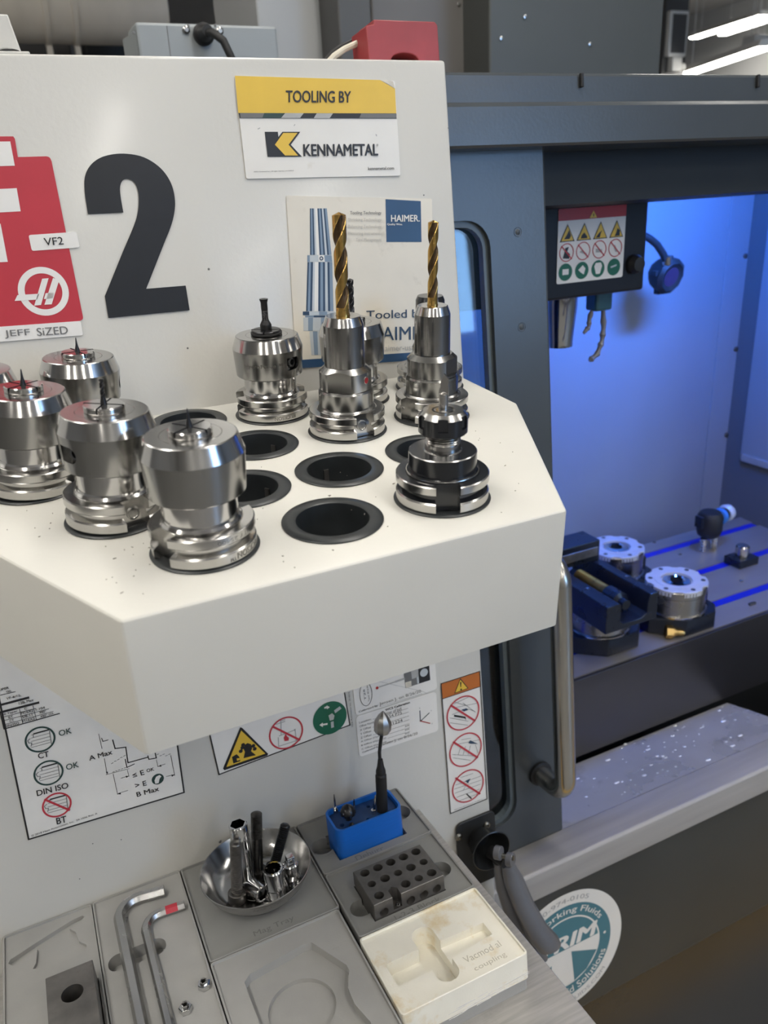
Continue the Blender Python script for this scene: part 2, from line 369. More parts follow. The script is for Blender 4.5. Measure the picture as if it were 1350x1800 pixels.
class Sheet:
    """a flat printed thing: local x right, z up, print facing -y. Positions may be given as photo points on its plane."""
    def __init__(self, root, toloc, crop=(0, 0, 1), base=0.0006):
        self.root = root; self.toloc = toloc; self.crop = crop; self.parts = {}; self.base = base
    def L(self, p):
        ox, oy, s = self.crop
        return self.toloc((ox + p[0] / s, oy + p[1] / s))
    JOIN = {'printed_tool', 'pictogram', 'table_lines', 'dimension_drawing', 'holder_drawing', 'border', 'ruling', 'machine_outline', 'emblem', 'probe_photo', 'green_disc_marks', 'oval', 'pencil_stroke', 'curl'}
    def bmf(self, part, m, new=False):
        if part not in self.JOIN and new: self.n = getattr(self, 'n', 0) + 1
        k = (part, m.name, 0 if part in self.JOIN else getattr(self, 'n', 0))
        if k not in self.parts: self.parts[k] = (bmesh.new(), m)
        return self.parts[k][0]
    def polyl(self, part, m, pts, lay=1):
        bm = self.bmf(part, m); y = -self.base - 0.00022 * lay
        f = bm.faces.new([bm.verts.new((p[0], y, p[1])) for p in pts]); return f
    def poly(self, part, m, pts, lay=1): self.bmf(part, m, True); self.polyl(part, m, [self.L(p) for p in pts], lay)
    def line(self, part, m, pts, w, lay=2, local=False):
        self.bmf(part, m, True); q = [Vector(p) if local else Vector(self.L(p)) for p in pts]
        for a, b in zip(q[:-1], q[1:]):
            d = (b - a).normalized() * w * 0.5; nrm = Vector((-d.y, d.x))
            self.polyl(part, m, [a - d + nrm, a - d - nrm, b + d - nrm, b + d + nrm], lay)
    def rad(self, c, e): return (Vector(self.L(e)) - Vector(self.L(c))).length
    def disc(self, part, m, c, r, lay=1, n=40, local=False):
        self.bmf(part, m, True)
        c = Vector(c) if local else Vector(self.L(c))
        self.polyl(part, m, [(c.x + r * math.cos(2 * PI * i / n), c.y + r * math.sin(2 * PI * i / n)) for i in range(n)], lay)
    def ring(self, part, m, c, r0, r1, lay=2, n=40, local=False):
        self.bmf(part, m, True)
        c = Vector(c) if local else Vector(self.L(c))
        for i in range(n):
            a, b = 2 * PI * i / n, 2 * PI * (i + 1) / n
            self.polyl(part, m, [(c.x + r * math.cos(t), c.y + r * math.sin(t)) for r, t in ((r0, a), (r1, a), (r1, b), (r0, b))], lay)
    def text(self, part, m, s, bl, br, tl, bold=0.0, lay=3):
        vs, fs = glyphs(s, bold); bm = self.bmf(part, m, True); y = -self.base - 0.00022 * lay
        B = Vector(self.L(bl)); U = Vector(self.L(br)) - B; W = Vector(self.L(tl)) - B
        V = [bm.verts.new(((B + U * a + W * b).x, y - l, (B + U * a + W * b).y)) for a, b, l in vs]
        for f in fs:
            try: bm.faces.new([V[i] for i in f])
            except ValueError: pass
    def textarc(self, part, m, s, c, r, a0, a1, h, bold=0.0, lay=3):
        """text on a circle of local centre c, baseline radius r, from angle a0 to a1 (degrees)"""
        vs, fs = glyphs(s, bold); bm = self.bmf(part, m, True); y = -self.base - 0.00022 * lay
        sg = 1 if a1 < a0 else -1
        V = []
        for a, b, l in vs:
            t = math.radians(a0 + (a1 - a0) * a); rr = r + sg * h * b
            V.append(bm.verts.new((c[0] + rr * math.cos(t), y - l, c[1] + rr * math.sin(t))))
        for f in fs:
            try: bm.faces.new([V[i] for i in f])
            except ValueError: pass
    def done(self):
        for (part, mn, _), (bm, m) in self.parts.items():
            bm.normal_update()
            for f in bm.faces:
                if f.normal.y > 0: f.normal_flip()
            me = bpy.data.meshes.new(part); bm.to_mesh(me); bm.free(); me.materials.append(m)
            o = bpy.data.objects.new(part, me); COL.objects.link(o); o.parent = self.root
        self.parts = {}

def panel_sheet(name, label, cat, TL, TRp, BLp, crop, boardmat, yoff=0.0, thick=0.0006, group=None, board=True, w=None, h=None, rr=0.0015):
    """root at the sheet's lower left corner on the front panel, squared up from three photo points"""
    ox, oy, s = crop
    q = lambda p: pany((ox + p[0] / s, oy + p[1] / s), yoff)
    tl, tr, bl = q(TL), q(TRp), q(BLp)
    ex = (tr - tl).normalized(); ez = (tl - bl); W = w or (tr - tl).length
    ez = (ez - ex * ez.dot(ex)).normalized(); H = h or (tl - bl).dot(ez)
    o = bl if h else tl - ez * H
    M3 = Matrix((ex, ez.cross(ex), ez)).transposed().to_4x4(); M3.translation = o + Vector((0, -0.0002, 0))
    root = thing(name, label, cat, PM @ M3, group)
    inv = M3.inverted()
    def toloc(p):
        a = inv @ pany(p, yoff); return (a.x, a.z)
    sh = Sheet(root, toloc, crop, thick); sh.W, sh.H = W, H
    if board:
        MB().prism(rrect(0, W, 0, H, rr, 3), -thick, 0, 'y').build('sheet', boardmat, root)
    return sh

# ================================================================== the workshop
struct(MB().box(-6, 9, -6, 11, -0.1, 0).build('floor', floor_mat))
struct(MB().box(-6, 9, -6, 11, 3.6, 3.7).build('ceiling', room_ceil))
struct(MB().box(-6, 9, 11, 11.1, 0, 3.6).build('wall_back', room_wall))
struct(MB().box(-6.1, -6, -6, 11, 0, 3.6).build('wall_left', room_pale))
struct(MB().box(9, 9.1, -6, 11, 0, 3.6).build('wall_right', room_pale))
struct(MB().box(-6, 9, -6.1, -6, 0, 3.6).build('wall_front', room_pale))
sheen_glow = mat('bluish_sheen_glow', (0.33, 0.58, 1.0), 0.5, emit=6.5)  # bluish glow for the added sheen panel
wn = struct(MB().box(3.05, 5.35, -5.998, -5.95, 1.30, 3.42).build('sheen_panel_1', lamp_white))  # unseen glowing panel added to give the door its bluish sheen
for i in range(2):
    for j in range(2): MB().box(3.12 + i * 1.12, 4.16 + i * 1.12, -5.95, -5.945, 1.37 + j * 1.02, 2.33 + j * 1.02).build('glow_pane', sheen_glow, wn)
struct(MB().box(-6, 9, -6, -5.97, 0, 0.15).build('baseboard_front', beam_mat))
tag(MB().box(-2, 4, -0.50, -0.30, 0.0002, 0.002).build('floor_tape', tape_mat), 'yellow tape line on the workshop floor before the machine', 'tape')

def lamp(name, p, length, label, group, z=None, yaw=90):
    """hanging linear lamp: p is the near end on its axis, running along its local x"""
    r = thing(name, label, 'lamp', T(*p) @ RZ(yaw), group)
    MB().prism([(-0.045, 0.0), (0.045, 0.0), (0.07, -0.05), (-0.07, -0.05)], 0, length, 'x').bevel(0.004, 1).build('housing', lamp_white, r)
    MB().prism([(-0.062, -0.0505), (0.062, -0.0505), (0.05, -0.066), (-0.05, -0.066)], 0.02, length - 0.02, 'x').build('diffuser', lamp_glow, r)
    for x in (0.15, length - 0.15):
        MB().cyl(0.004, 0, 3.6 - p[2], 8, x=x).build('hanger', lamp_white, r)
    return r
lamp('ceiling_lamp', (-1.3, 1.4, 3.25), 1.25, 'added unseen linear lamp behind the machine on the left, brightening the duct', 'linear lamps over the aisle')  # added out of view to brighten the duct
lamp('ceiling_lamp', (3.4, 2.2, 3.25), 1.25, 'added unseen linear lamp behind the machine on the right, lighting the far room', 'linear lamps over the aisle')  # added out of view to light the monitor and far room
GL = 'linear lamps over the aisle'
for x, y in ((-0.75, -0.55), (0.75, -0.55), (-2.6, -1.7), (-0.9, -1.7), (0.9, -1.7), (2.6, -1.7), (-2.6, -3.7), (-0.9, -3.7), (0.9, -3.7), (2.6, -3.7), (-1.5, -5.5), (0.62, -5.5), (2.6, -5.5)):
    if True:
        lamp('ceiling_lamp', (x, y, 3.25), 1.25, 'white linear lamp hung above the aisle in front of the machine', GL)
ZL = 3.15
for a, b, lab in (((1218, 68), (1344, 28), 'white linear lamp hanging upper left of the three far lamps'), ((1268, 62), (1400, 20), 'white linear lamp half hidden behind the other upper far lamp'),
                  ((1202, 133), (1348, 84), 'lowest white linear lamp seen just above the machine top edge')):
    zl = 2.45 if 'lowest' in lab else ZL
    A = wor(a, 2, zl); B = wor(b, 2, zl)
    d = B - A
    if A.x + abs(d.x) > 8.7: d = d * ((8.7 - A.x) / abs(d.x))
    lamp('far_lamp', A + Vector((0, 0, 0.06)), d.length, lab, 'far lamps', yaw=math.degrees(math.atan2(d.y, d.x)))
# white ballast box hanging under the upper lamp
q = wor((1330, 74), 1, 6.0)
r = thing('ballast_box', 'small white box hanging between the far lamps', 'box', T(*q))
MB().box(-0.12, 0.16, -0.08, 0.08, -0.055, 0.055).bevel(0.006).build('box_body', lamp_white, r)
for x in (-0.09, 0.10): MB().cyl(0.007, 0.055, 3.6 - q.z, 8, x=x).build('hanger', lamp_white, r)
# monitor on its pillar far behind
q = wor((1190, 60), 1, 5.0)
r = thing('wall_monitor', 'portrait monitor in a pale frame on a dark pillar far behind', 'monitor', T(*q))
w_, h_ = 0.098, 0.165
MB().box(-w_, w_, -0.02, 0.03, -h_, h_).bevel(0.008).build('frame', lamp_white, r)
MB().box(-w_ + 0.022, w_ - 0.022, -0.024, -0.019, -h_ + 0.025, h_ - 0.025).build('screen', beam_mat, r)
MB().box(-0.055, 0.055, -0.03, 0.03, -h_ - 0.11, -h_ - 0.002).bevel(0.01).build('bracket', lamp_white, r)
MB().box(0.06, 0.10, -0.03, 0.02, -h_ - 0.10, -h_ - 0.05).bevel(0.01).build('knob', lamp_white, r)
struct(MB().box(q.x - 0.11, q.x + 0.14, q.y + 0.032, q.y + 0.30, 0, 3.6).build('trim_1', beam_mat))

# big pale duct and dark beams beyond the machine, upper left
q = wor((200, 20), 1, 3.4)
d = thing('wrapped_duct', 'big beige wrapped duct running under the ceiling behind the machine', 'duct', T(-1.9, 3.4, q.z) @ RY(90))
MB().lathe([(0, 0), (0.13, 0), (0.13, 2.82), (0, 2.82)], 40).build('pipe', duct_mat, d)
for px in (75, 125):
    x = wor((px, 20), 1, 3.4).x + 1.9
    MB().lathe([(0.131, x - 0.012), (0.139, x - 0.01), (0.139, x + 0.01), (0.131, x + 0.012)], 40, wrap=True).build('strap', duct_mat, d)
    MB().box(0.132, 0.20, -0.015, 0.015, x - 0.012, x + 0.012).build('strap_tail', duct_mat, d)
q2 = wor((150, 70), 1, 4.2)
tag(MB().box(-3.2, 0.6, 4.2, 4.5, 0.001, q2.z + 0.09).bevel(0.01).build('dark_cabinet', beam_mat), 'dark grey cabinet standing behind the machine under the duct', 'cabinet')
q3 = wor((185, 82), 1, 4.1)
tag(MB().box(q3.x - 0.115, q3.x + 0.3, 4.0, 4.19, 0.001, q3.z + 0.036).bevel(0.01).build('equipment_box', dark_paint), 'near black equipment box before the dark cabinet, upper left', 'box')
q = wor((405, 30), 1, 3.0)
tag(MB().box(q.x - 0.009, q.x + 0.009, 2.99, 3.01, q.z - 0.3, q.z + 0.6).build('white_conduit', lamp_white), 'thin white vertical conduit crossing before the beige duct', 'conduit')

# ================================================================== the milling machine
mill = thing('milling_machine', 'large milling machine with white front panel and dark grey enclosure', 'machine', T(0, 0, 0))
def mpart(mb, name, mats, frame=None, parent=None, **k):
    o = mb.build(name, mats, parent or mill, **k)
    if frame is not None: o.matrix_local = frame
    return o
PX1 = 0.4325
ZT = 0.182
fp = MB().box(-0.62, PX1, 0, 0.078, -1.5, ZT).bevel(0.0035, 3)
front = mpart(fp, 'front_panel', white_paint, PM)
# header over the door opening
hb = MB()
zA, zB, zC = pany((1075, 131), 0.07).z, pany((1075, 181), 0.062).z, pany((1075, 252), 0.062).z
hb.prism([(0.07, zB - 0.002), (0.07, zA), (0.075, zA + 0.002), (0.13, zA + 0.002), (0.13, zB - 0.002)], 0.3, 1.6, 'x').bevel(0.002, 1)
mpart(hb, 'header_upper', grey_paint, PM)
mpart(MB().prism([(0.062, zC), (0.062, zB), (0.066, zB + 0.003), (0.12, zB + 0.003), (0.12, zC)], 0.3, 1.6, 'x').bevel(0.003, 1), 'header_lower', grey_paint, PM)
for px in (1020, 1330):
    x = pany((px, 138), 0.07).x
    mpart(MB().box(x - 0.002, x + 0.002, 0.0655, 0.07, zA - 0.014, zA + 0.001).bevel(0.001), 'lid_catch', rubber, PM)
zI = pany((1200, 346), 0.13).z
mpart(MB().box(0.35, 1.6, 0.122, 0.20, zI, zB), 'inner_header', dark_paint, PM)  # dark paint that also carries the shadow behind the header
# sliding door with its window
DY = 0.09
dx1 = pany((958, 250), DY).x; dzt = pany((900, 254), DY).z; dzb = pany((991, 1460), DY).z
door = mpart(MB().box(0.02, dx1, DY, DY + 0.028, dzb, dzt).bevel(0.004, 2), 'sliding_door', grey_paint, PM)
wx1 = pany((872, 640), DY).x; wzt = pany((830, 387), DY).z; wzb = pany((880, 1452), DY).z
cut(door, MB().prism(rrect(0.10, wx1, wzb, wzt, 0.032, 6), DY - 0.02, DY + 0.06, 'y'))
MB().prism(rrect(0.095, wx1 + 0.004, wzb - 0.004, wzt + 0.004, 0.034, 6), DY + 0.017, DY + 0.021, 'y').build('window_pane', glass, door)
gs = MB()
ro, ri = rrect(0.0995, wx1 + 0.0005, wzb - 0.0005, wzt + 0.0005, 0.0325, 6), rrect(0.107, wx1 - 0.007, wzb + 0.007, wzt - 0.007, 0.026, 6)
n_ = len(ro)
for i in range(n_):
    j = (i + 1) % n_
    for ya, yb, A, B in ((DY + 0.006, DY + 0.006, ro, ri), (DY + 0.016, DY + 0.016, ro, ri)):
        gs.face([(A[i][0], ya, A[i][1]), (A[j][0], ya, A[j][1]), (B[j][0], yb, B[j][1]), (B[i][0], yb, B[i][1])])
    gs.face([(ri[i][0], DY + 0.006, ri[i][1]), (ri[j][0], DY + 0.006, ri[j][1]), (ri[j][0], DY + 0.016, ri[j][1]), (ri[i][0], DY + 0.016, ri[i][1])])
gs.build('window_seal', mat('seal_grey', (0.10, 0.12, 0.13), 0.35, noise=0.1, nscale=50), door)
# door handle: bent tube standing off the door
ft = pany((948, 1358), DY); so = 0.062; br = 0.030; rh = 0.0145
ztop = pany((975, 1020), DY - so).z + 0.02
def hpath():
    z0 = ft.z; p = [(ft.x, DY, z0), (ft.x, DY - so + br, z0)]
    for i in range(1, 9):
        a = PI / 2 * i / 8; p.append((ft.x, DY - so + br - br * math.sin(a), z0 + br - br * math.cos(a)))
    p.append((ft.x, DY - so, ztop - br))
    for i in range(1, 9):
        a = PI / 2 * i / 8; p.append((ft.x, DY - so + br - br * math.cos(a), ztop - br + br * math.sin(a)))
    p.append((ft.x, DY, ztop)); return p
MB().tube(hpath(), rh, 24).build('door_handle', mat('handle_stainless', (0.50, 0.48, 0.44), 0.24, 1.0, noise=0.08, nscale=30, streak=(8, 8, 0.6)), door)
for z in (ft.z, ztop):
    MB().lathe([(rh, 0), (rh + 0.004, 0.001), (rh + 0.004, 0.005), (rh, 0.006)], 28, along((ft.x, DY - 0.0061, z), (0, 1, 0)), wrap=True).build('handle_grommet', rubber, door)
for px in ((910, 408), (917, 575)):
    p = pany(px, DY)
    MB().lathe([(0.0055, 0), (0.0045, -0.0008), (0.002, 0.0004), (0, 0.0006)], 16, along((p.x, DY - 0.0004, p.z), (0, -1, 0))).build('weld_dimple', grey_paint, door)
# sill rail below the door, lower cabinet
a0 = pany((991, 1460), 0.088); c0 = pany((919, 1547), 0.026); d0 = pany((949, 1580), 0.026)
rp = [(0.094, a0.z - 0.012), (0.092, a0.z), (0.030, c0.z + 0.0005), (0.026, c0.z - 0.003), (0.026, d0.z), (0.030, d0.z - 0.003), (0.094, d0.z - 0.003)]
mpart(MB().prism(rp, 0.39, 1.7, 'x').bevel(0.0022, 3), 'sill_rail', rail_steel, PM)
LY = 0.034
e0 = pany((1025, 1770), LY)
mpart(MB().box(0.34, 1.7, LY, 0.12, e0.z, d0.z - 0.002).bevel(0.003), 'lower_cabinet', mat('cabinet_paint', (0.036, 0.039, 0.038), 0.36, noise=0.1, nscale=6, bump=0.08, bscale=240), PM)
mpart(MB().box(0.34, 1.7, LY + 0.012, 0.12, -1.5, e0.z - 0.003).bevel(0.003), 'base_panel', mat('gloss_dark_paint', (0.030, 0.030, 0.030), 0.24, noise=0.10, nscale=6, bump=0.05, bscale=240), PM)
# wet chip sheet behind the rail (machine axes)
f0 = WR @ Vector((0.5, 0.0925, a0.z - 0.0008)) + ORG
zb = wor((1175, 1277), 1, 0.168).z
wet = MB()
wet.prism([(f0.y, f0.z), (0.168, zb), (0.168, zb - 0.01), (f0.y, f0.z - 0.01)], 0.3, 1.125, 'x')
mpart(wet, 'chip_sheet', sheetwet)
dr = MB()
for i in range(70):
    t = random.random() ** 0.7; x = random.uniform(0.66, 1.11)
    y = f0.y + (0.168 - f0.y) * t; z = f0.z + (zb - f0.z) * t
    rr = random.choice((0.0012, 0.0016, 0.002, 0.003)); ex = random.uniform(1, 2.2)
    q = [(rr * ex * math.cos(2 * PI * k / 10), rr * math.sin(2 * PI * k / 10)) for k in range(10)]
    top = dr.v((x, y, z + rr * 0.55)); ring = [dr.v((x + a, y + b, z + b * (zb - f0.z) / (0.168 - f0.y) + 0.0001)) for a, b in q]
    rg2 = [dr.v((x + a * .7, y + b * .7, z + b * .7 * (zb - f0.z) / (0.168 - f0.y) + rr * 0.4)) for a, b in q]
    for k in range(10):
        k2 = (k + 1) % 10
        dr.bm.faces.new((ring[k], ring[k2], rg2[k2], rg2[k])); dr.bm.faces.new((rg2[k], rg2[k2], top))
o = mpart(dr, 'coolant_drops', water); o['kind'] = 'stuff'
# cavity and apron
zap = 0.828; zab = wor((1021, 1330), 1, 0.172).z
mpart(MB().box(0.3, 1.66, 0.173, 0.180, zab, zap - 0.001).bevel(0.001), 'table_apron', mat('apron_paint', (0.024, 0.023, 0.026), 0.32, noise=0.1, nscale=6), None)
mpart(MB().box(0.3, 1.66, 0.30, 0.32, 0.40, zab + 0.02), 'cavity_liner', dark_paint)
# interior walls
BY = 0.70; BX = 1.655
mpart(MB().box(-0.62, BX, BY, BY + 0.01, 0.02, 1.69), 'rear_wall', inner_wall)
sw = mpart(MB().box(BX, BX + 0.01, 0.12, BY + 0.01, 0.02, 1.69), 'side_wall', mat('side_wall_shaded', (0.15, 0.155, 0.16), 0.42, noise=0.06, nscale=3))  # darker copy of the rear wall colour, painting in its weaker light
mpart(MB().box(BX - 0.075, BX - 0.068, BY - 0.004, BY, 0.60, 1.62).bevel(0.001), 'wall_seam', inner_wall)
for px in ((1313, 450), (1296, 614), (1279, 765)):
    p = wor(px, 1, BY - 0.006)
    mpart(MB().lathe([(0.006, 0), (0.006, 0.003), (0.003, 0.005), (0, 0.005)], 12, along((p.x, BY - 0.0005, p.z), (0, -1, 0))), 'wall_bolt', boltsteel)
p1 = wor((1332, 560), 0, BX - 0.001); p2 = wor((1327, 815), 0, BX - 0.001)
mpart(MB().box(BX - 0.006, BX, p1.y - 0.30, p1.y, p2.z, 1.55).bevel(0.003), 'side_hatch', inner_wall)
mpart(MB().box(BX - 0.014, BX - 0.006, p1.y - 0.28, p1.y - 0.01, p2.z + 0.0, p2.z + 0.02).bevel(0.003), 'hatch_sill', alum)
mpart(MB().box(-0.62, BX + 0.01, 0.17, BY + 0.01, 1.690, 1.70), 'room_light_shield', dark_paint)  # unseen sheet added to keep room light off the blue interior
mpart(MB().box(-0.62, -0.61, 0.20, BY + 0.01, 0.02, 1.69), 'left_inner_wall', inner_wall)
# upper housings seen over the header
def hbox(px0, px1, Y, z1, m, name, dep=0.3, z0=0.02):
    x0 = wor((px0, 60), 1, Y).x; x1 = wor((px1, 60), 1, Y).x
    return mpart(MB().box(x0, x1, Y, Y + dep, z0, z1).bevel(0.004), name, m)
hbox(860, 1164, 0.80, 2.6, cover_paint, 'column_cover')
hbox(655, 840, 0.90, 2.6, cover_warm, 'rear_cover')
hbox(596, 655, 0.86, 2.6, mat('cover_mid', (0.075, 0.074, 0.072), 0.45, noise=0.1, nscale=3), 'rear_cover_edge')
hbox(840, 862, 0.88, 2.6, beam_mat, 'cover_gap_strip')
for px in ((880, 68), (922, 30), (1036, 78), (806, 8)):
    p = wor(px, 1, 0.80 if px[0] > 860 else 0.90)
    mpart(MB().lathe([(0.004, 0), (0.004, 0.002), (0, 0.003)], 12, along((p.x, p.y - 0.0005, p.z), (0, -1, 0))), 'cover_screw', ground)
hbox(455, 598, 0.95, 2.6, pale_panel, 'control_cabinet')
# grey electrical box with its plug
Y = 0.62
A = wor((237, 38), 1, Y); B = wor((486, 42), 1, Y); z0 = 1.702
eb = thing('electrical_box', 'light grey electrical box with black plug behind the white panel', 'box', T(A.x, Y, z0))
MB().prism([(0, 0), (B.x - A.x, 0), (B.x - A.x, A.z - z0), (0, A.z - z0)], 0, 0.07, 'y').bevel(0.004).build('box_body', box_grey, eb)
xl = wor((218, 60), 1, Y + 0.05).x - A.x
MB().prism([(xl, 0.06), (-0.0005, 0.004), (-0.0005, 0.07), (xl, 0.07)], 0, A.z - z0 - 0.012).build('side_flange', box_grey, eb)
MB().box(0.045, 0.046, -0.0006, 0.0, 0.0, A.z - z0 - 0.004).build('lid_seam', sk_grey, eb)
p = wor((357, 61), 1, Y); P = Vector((p.x - A.x, 0, p.z - z0))
MB().lathe([(0, 0), (0.0155, 0), (0.0155, 0.008), (0.012, 0.012), (0.008, 0.03), (0, 0.03)], 24, along(P, (0, -1, 0))).build('plug', rubber, eb)
MB().tube([P + Vector(v) for v in ((0, -0.02, 0), (0.004, -0.04, -0.004), (0.016, -0.05, -0.016), (0.026, -0.052, -0.04), (0.03, -0.05, -0.10))], 0.006, 12).build('cord', rubber, eb)
for px in ((327, 53), (386, 55)):
    p = wor(px, 1, Y)
    MB().lathe([(0.0055, 0), (0.0055, 0.003), (0.003, 0.005), (0, 0.005)], 14, along((p.x - A.x, 0, p.z - z0), (0, -1, 0))).build('bolt', ground, eb)
for px in ((235, 58), (331, 45), (378, 45)):
    p = wor(px, 1, Y)
    MB().lathe([(0.0022, 0), (0, 0.001)], 10, along((p.x - A.x, -0.0001, p.z - z0), (0, -1, 0))).build('rivet', sk_grey, eb)
# white bracket on the top edge, upper left
t1 = pany((30, 25), 0.03); t2 = pany((41, 92), 0.03)
bk = thing('top_bracket', 'white bent bracket bolted on top of the panel, far left', 'bracket', PM @ T(t2.x, 0.03, ZT))
MB().prism([(-0.12, 0), (0, 0), (-0.0058, t1.z - ZT), (-0.12, t1.z - ZT)], 0, 0.004, 'y').bevel(0.0012).build('upright', white_paint, bk)
MB().box(-0.12, 0.003, -0.024, 0.0, 0.0003, 0.0028).bevel(0.001).build('foot', white_paint, bk)
pb = pany((12, 86), 0.014)
MB().lathe([(0, 0.0029), (0.012, 0.0029), (0.010, 0.0048), (0.005, 0.0068), (0, 0.0070)], 20, T(pb.x - t2.x, -0.012, 0)).build('bolt', chrome, bk)
# red magnet block and the cables behind it
rb = thing('red_magnet_block', 'red arched magnet block standing on top of the white panel', 'magnet', PM @ T(pany((648, 100), 0.03).x, 0.03, ZT + 0.0002))
W_ = pany((773, 104), 0.03).x - pany((648, 100), 0.03).x; H_ = pany((700, 36), 0.03).z - ZT
ar = [(W_ * 0.70, 0.0)] + [(W_ * (0.50 + 0.20 * math.cos(t)), 0.002 + H_ * 0.26 * math.sin(t) ** 0.6) for t in [PI * i / 10 for i in range(1, 10)]] + [(W_ * 0.30, 0.0)]
MB().prism([(0, 0), (0, H_ * 0.86), (W_ * 0.10, H_ * 0.90), (W_ * 0.11, H_), (W_ * 0.96, H_), (W_, H_ * 0.93), (W_, 0)] + ar, 0, 0.036, 'y').bevel(0.001).build('magnet_body', red_paint, rb)
MB().prism([(W_ * 0.29, 0.0004), (W_ * 0.71, 0.0004), (W_ * 0.69, H_ * 0.29), (W_ * 0.31, H_ * 0.29)], 0.026, 0.030, 'y').build('arch_back', rubber, rb)
c1 = [pany(p, 0.055) for p in ((646, 70), (628, 76), (606, 86), (588, 98), (570, 118))]
tag(MB().tube([Vector(p) for p in c1], 0.0030, 10).build('cable', cord_cream, None, PM), 'cream cord looping from the red magnet block behind the panel', 'cord')
c2 = [p + Vector((0.004, 0.014, 0.006)) for p in c1]
tag(MB().tube([Vector(p) for p in c2], 0.0026, 10).build('cable', rubber, None, PM), 'black cord looping behind the cream one at the red block', 'cord')

# blue light bar inside the enclosure, high at the front
for xa, xb in ((1.10, 1.30), (0.28, 0.46)):      # hooded work lights whose lens faces the rear wall
    lb = mpart(MB().prism([(0.206, 1.640), (0.206, 1.688), (0.250, 1.688), (0.231, 1.640)], xa, xb, 'x'), 'light_bar', rubber)
    MB().prism([(0.2326, 1.642), (0.2500, 1.686), (0.2505, 1.6858), (0.2331, 1.6418)], xa + 0.004, xb - 0.004, 'x').build('light_lens', blue_glow, lb)

# ------------------------------------------------------------------ spindle head
hx0, hx1 = 0.56, 0.888; hz0 = wor((1060, 518), 1, 0.22).z
hd = thing('spindle_head', 'black spindle head cover with warning sticker inside the enclosure', 'spindle head', T(hx0, 0.22, hz0))
MB().box(0, hx1 - hx0, 0, 0.30, 0, 1.689 - hz0).bevel(0.004).build('head_cover', mat('head_paint', (0.011, 0.013, 0.019), 0.42, noise=0.1, nscale=6, spec=0.3), hd)
p = wor((1113, 464), 1, 0.22)
MB().lathe([(0, 0), (0.014, 0), (0.014, 0.006), (0.010, 0.014), (0, 0.015)], 24, along((p.x - hx0, 0, p.z - hz0), (0, -1, 0))).build('knob', rubber, hd)
P = wor((1008, 560), 1, 0.37)
MB().lathe([(0, 0.0), (0.030, 0.0), (0.030, -0.03), (0.024, -0.09), (0.024, -0.10), (0, -0.10)], 32, T(P.x - hx0 - 0.03, 0.15, -0.001)).build('spindle_nose', chrome, hd)
MB().box(0.02, 0.16, 0.10, 0.22, -0.016, -0.001).bevel(0.003).build('nose_plate', dark_paint, hd)
def hp(px, Y): q = wor(px, 1, Y); return Vector((q.x - hx0, Y - 0.22, q.z - hz0))
nb = MB().box(-0.016, 0.016, -0.014, 0.014, -0.030, 0.001).bevel(0.004)
a = hp((1053, 526), 0.27)
blk = nb.build('nozzle_block', mat('nozzle_teal', (0.03, 0.10, 0.13), 0.35, noise=0.1, nscale=60), hd, T(a.x, a.y, -0.001))
for pts, rs in ((((1060, 536), (1061, 575), (1058, 600), (1050, 622), (1036, 634)), 0.0042), (((1044, 536), (1036, 560), (1035, 574), (1026, 586)), 0.0036)):
    pp = [hp(q, 0.27) for q in pts]; fine = []
    for i in range(len(pp) - 1):
        for k in range(4): fine.append(pp[i].lerp(pp[i + 1], k / 4))
    fine.append(pp[-1])
    rad = [rs * (1.25 if i % 3 == 0 else 0.85) for i in range(len(fine))]; rad[-1] = rs * 0.6
    MB().tube(fine, rad, 12).build('coolant_nozzle', mat('nozzle_segments', (0.24, 0.23, 0.23), 0.4, 0.3, noise=0.1, nscale=60), hd)
# gooseneck work light
gl = thing('gooseneck_light', 'black round gooseneck light beside the spindle head against blue wall', 'lamp', T(*wor((1180, 486), 1, 0.56)))
o3 = Vector(gl.location)
g = [wor(q, 1, 0.56) - o3 for q in ((1128, 412), (1143, 420), (1155, 430), (1166, 447), (1172, 462))]
MB().tube(g, 0.0075, 14).build('gooseneck', rubber, gl)
Mh = along((0, 0.022, 0.004), (0.05, -1, -0.25))
MB().lathe([(0, -0.02), (0.026, -0.02), (0.036, -0.005), (0.038, 0.020), (0.030, 0.026), (0.022, 0.022), (0, 0.020)], 10, Mh).build('lamp_head', rubber, gl)
MB().lathe([(0, 0.0205), (0.020, 0.0225), (0, 0.0235)], 24, Mh).build('lens', mat('dark_lens', (0.06, 0.03, 0.06), 0.12, noise=0.1, nscale=60, coat=0.5), gl)
for a_ in (20, 100, 170, 250, 320):
    MB().obox(Mh @ Vector((0.036 * math.cos(math.radians(a_)), 0.036 * math.sin(math.radians(a_)), 0.008)), (0.006, 0, 0), (0, 0.008, 0), (0, 0, 0.006)).bevel(0.002).build('clamp_lug', rubber, gl)
MB().cyl(0.010, -0.012, 0.004, 16, along(g[-1], (0.1, 0, -1))).build('neck_collar', ground, gl)

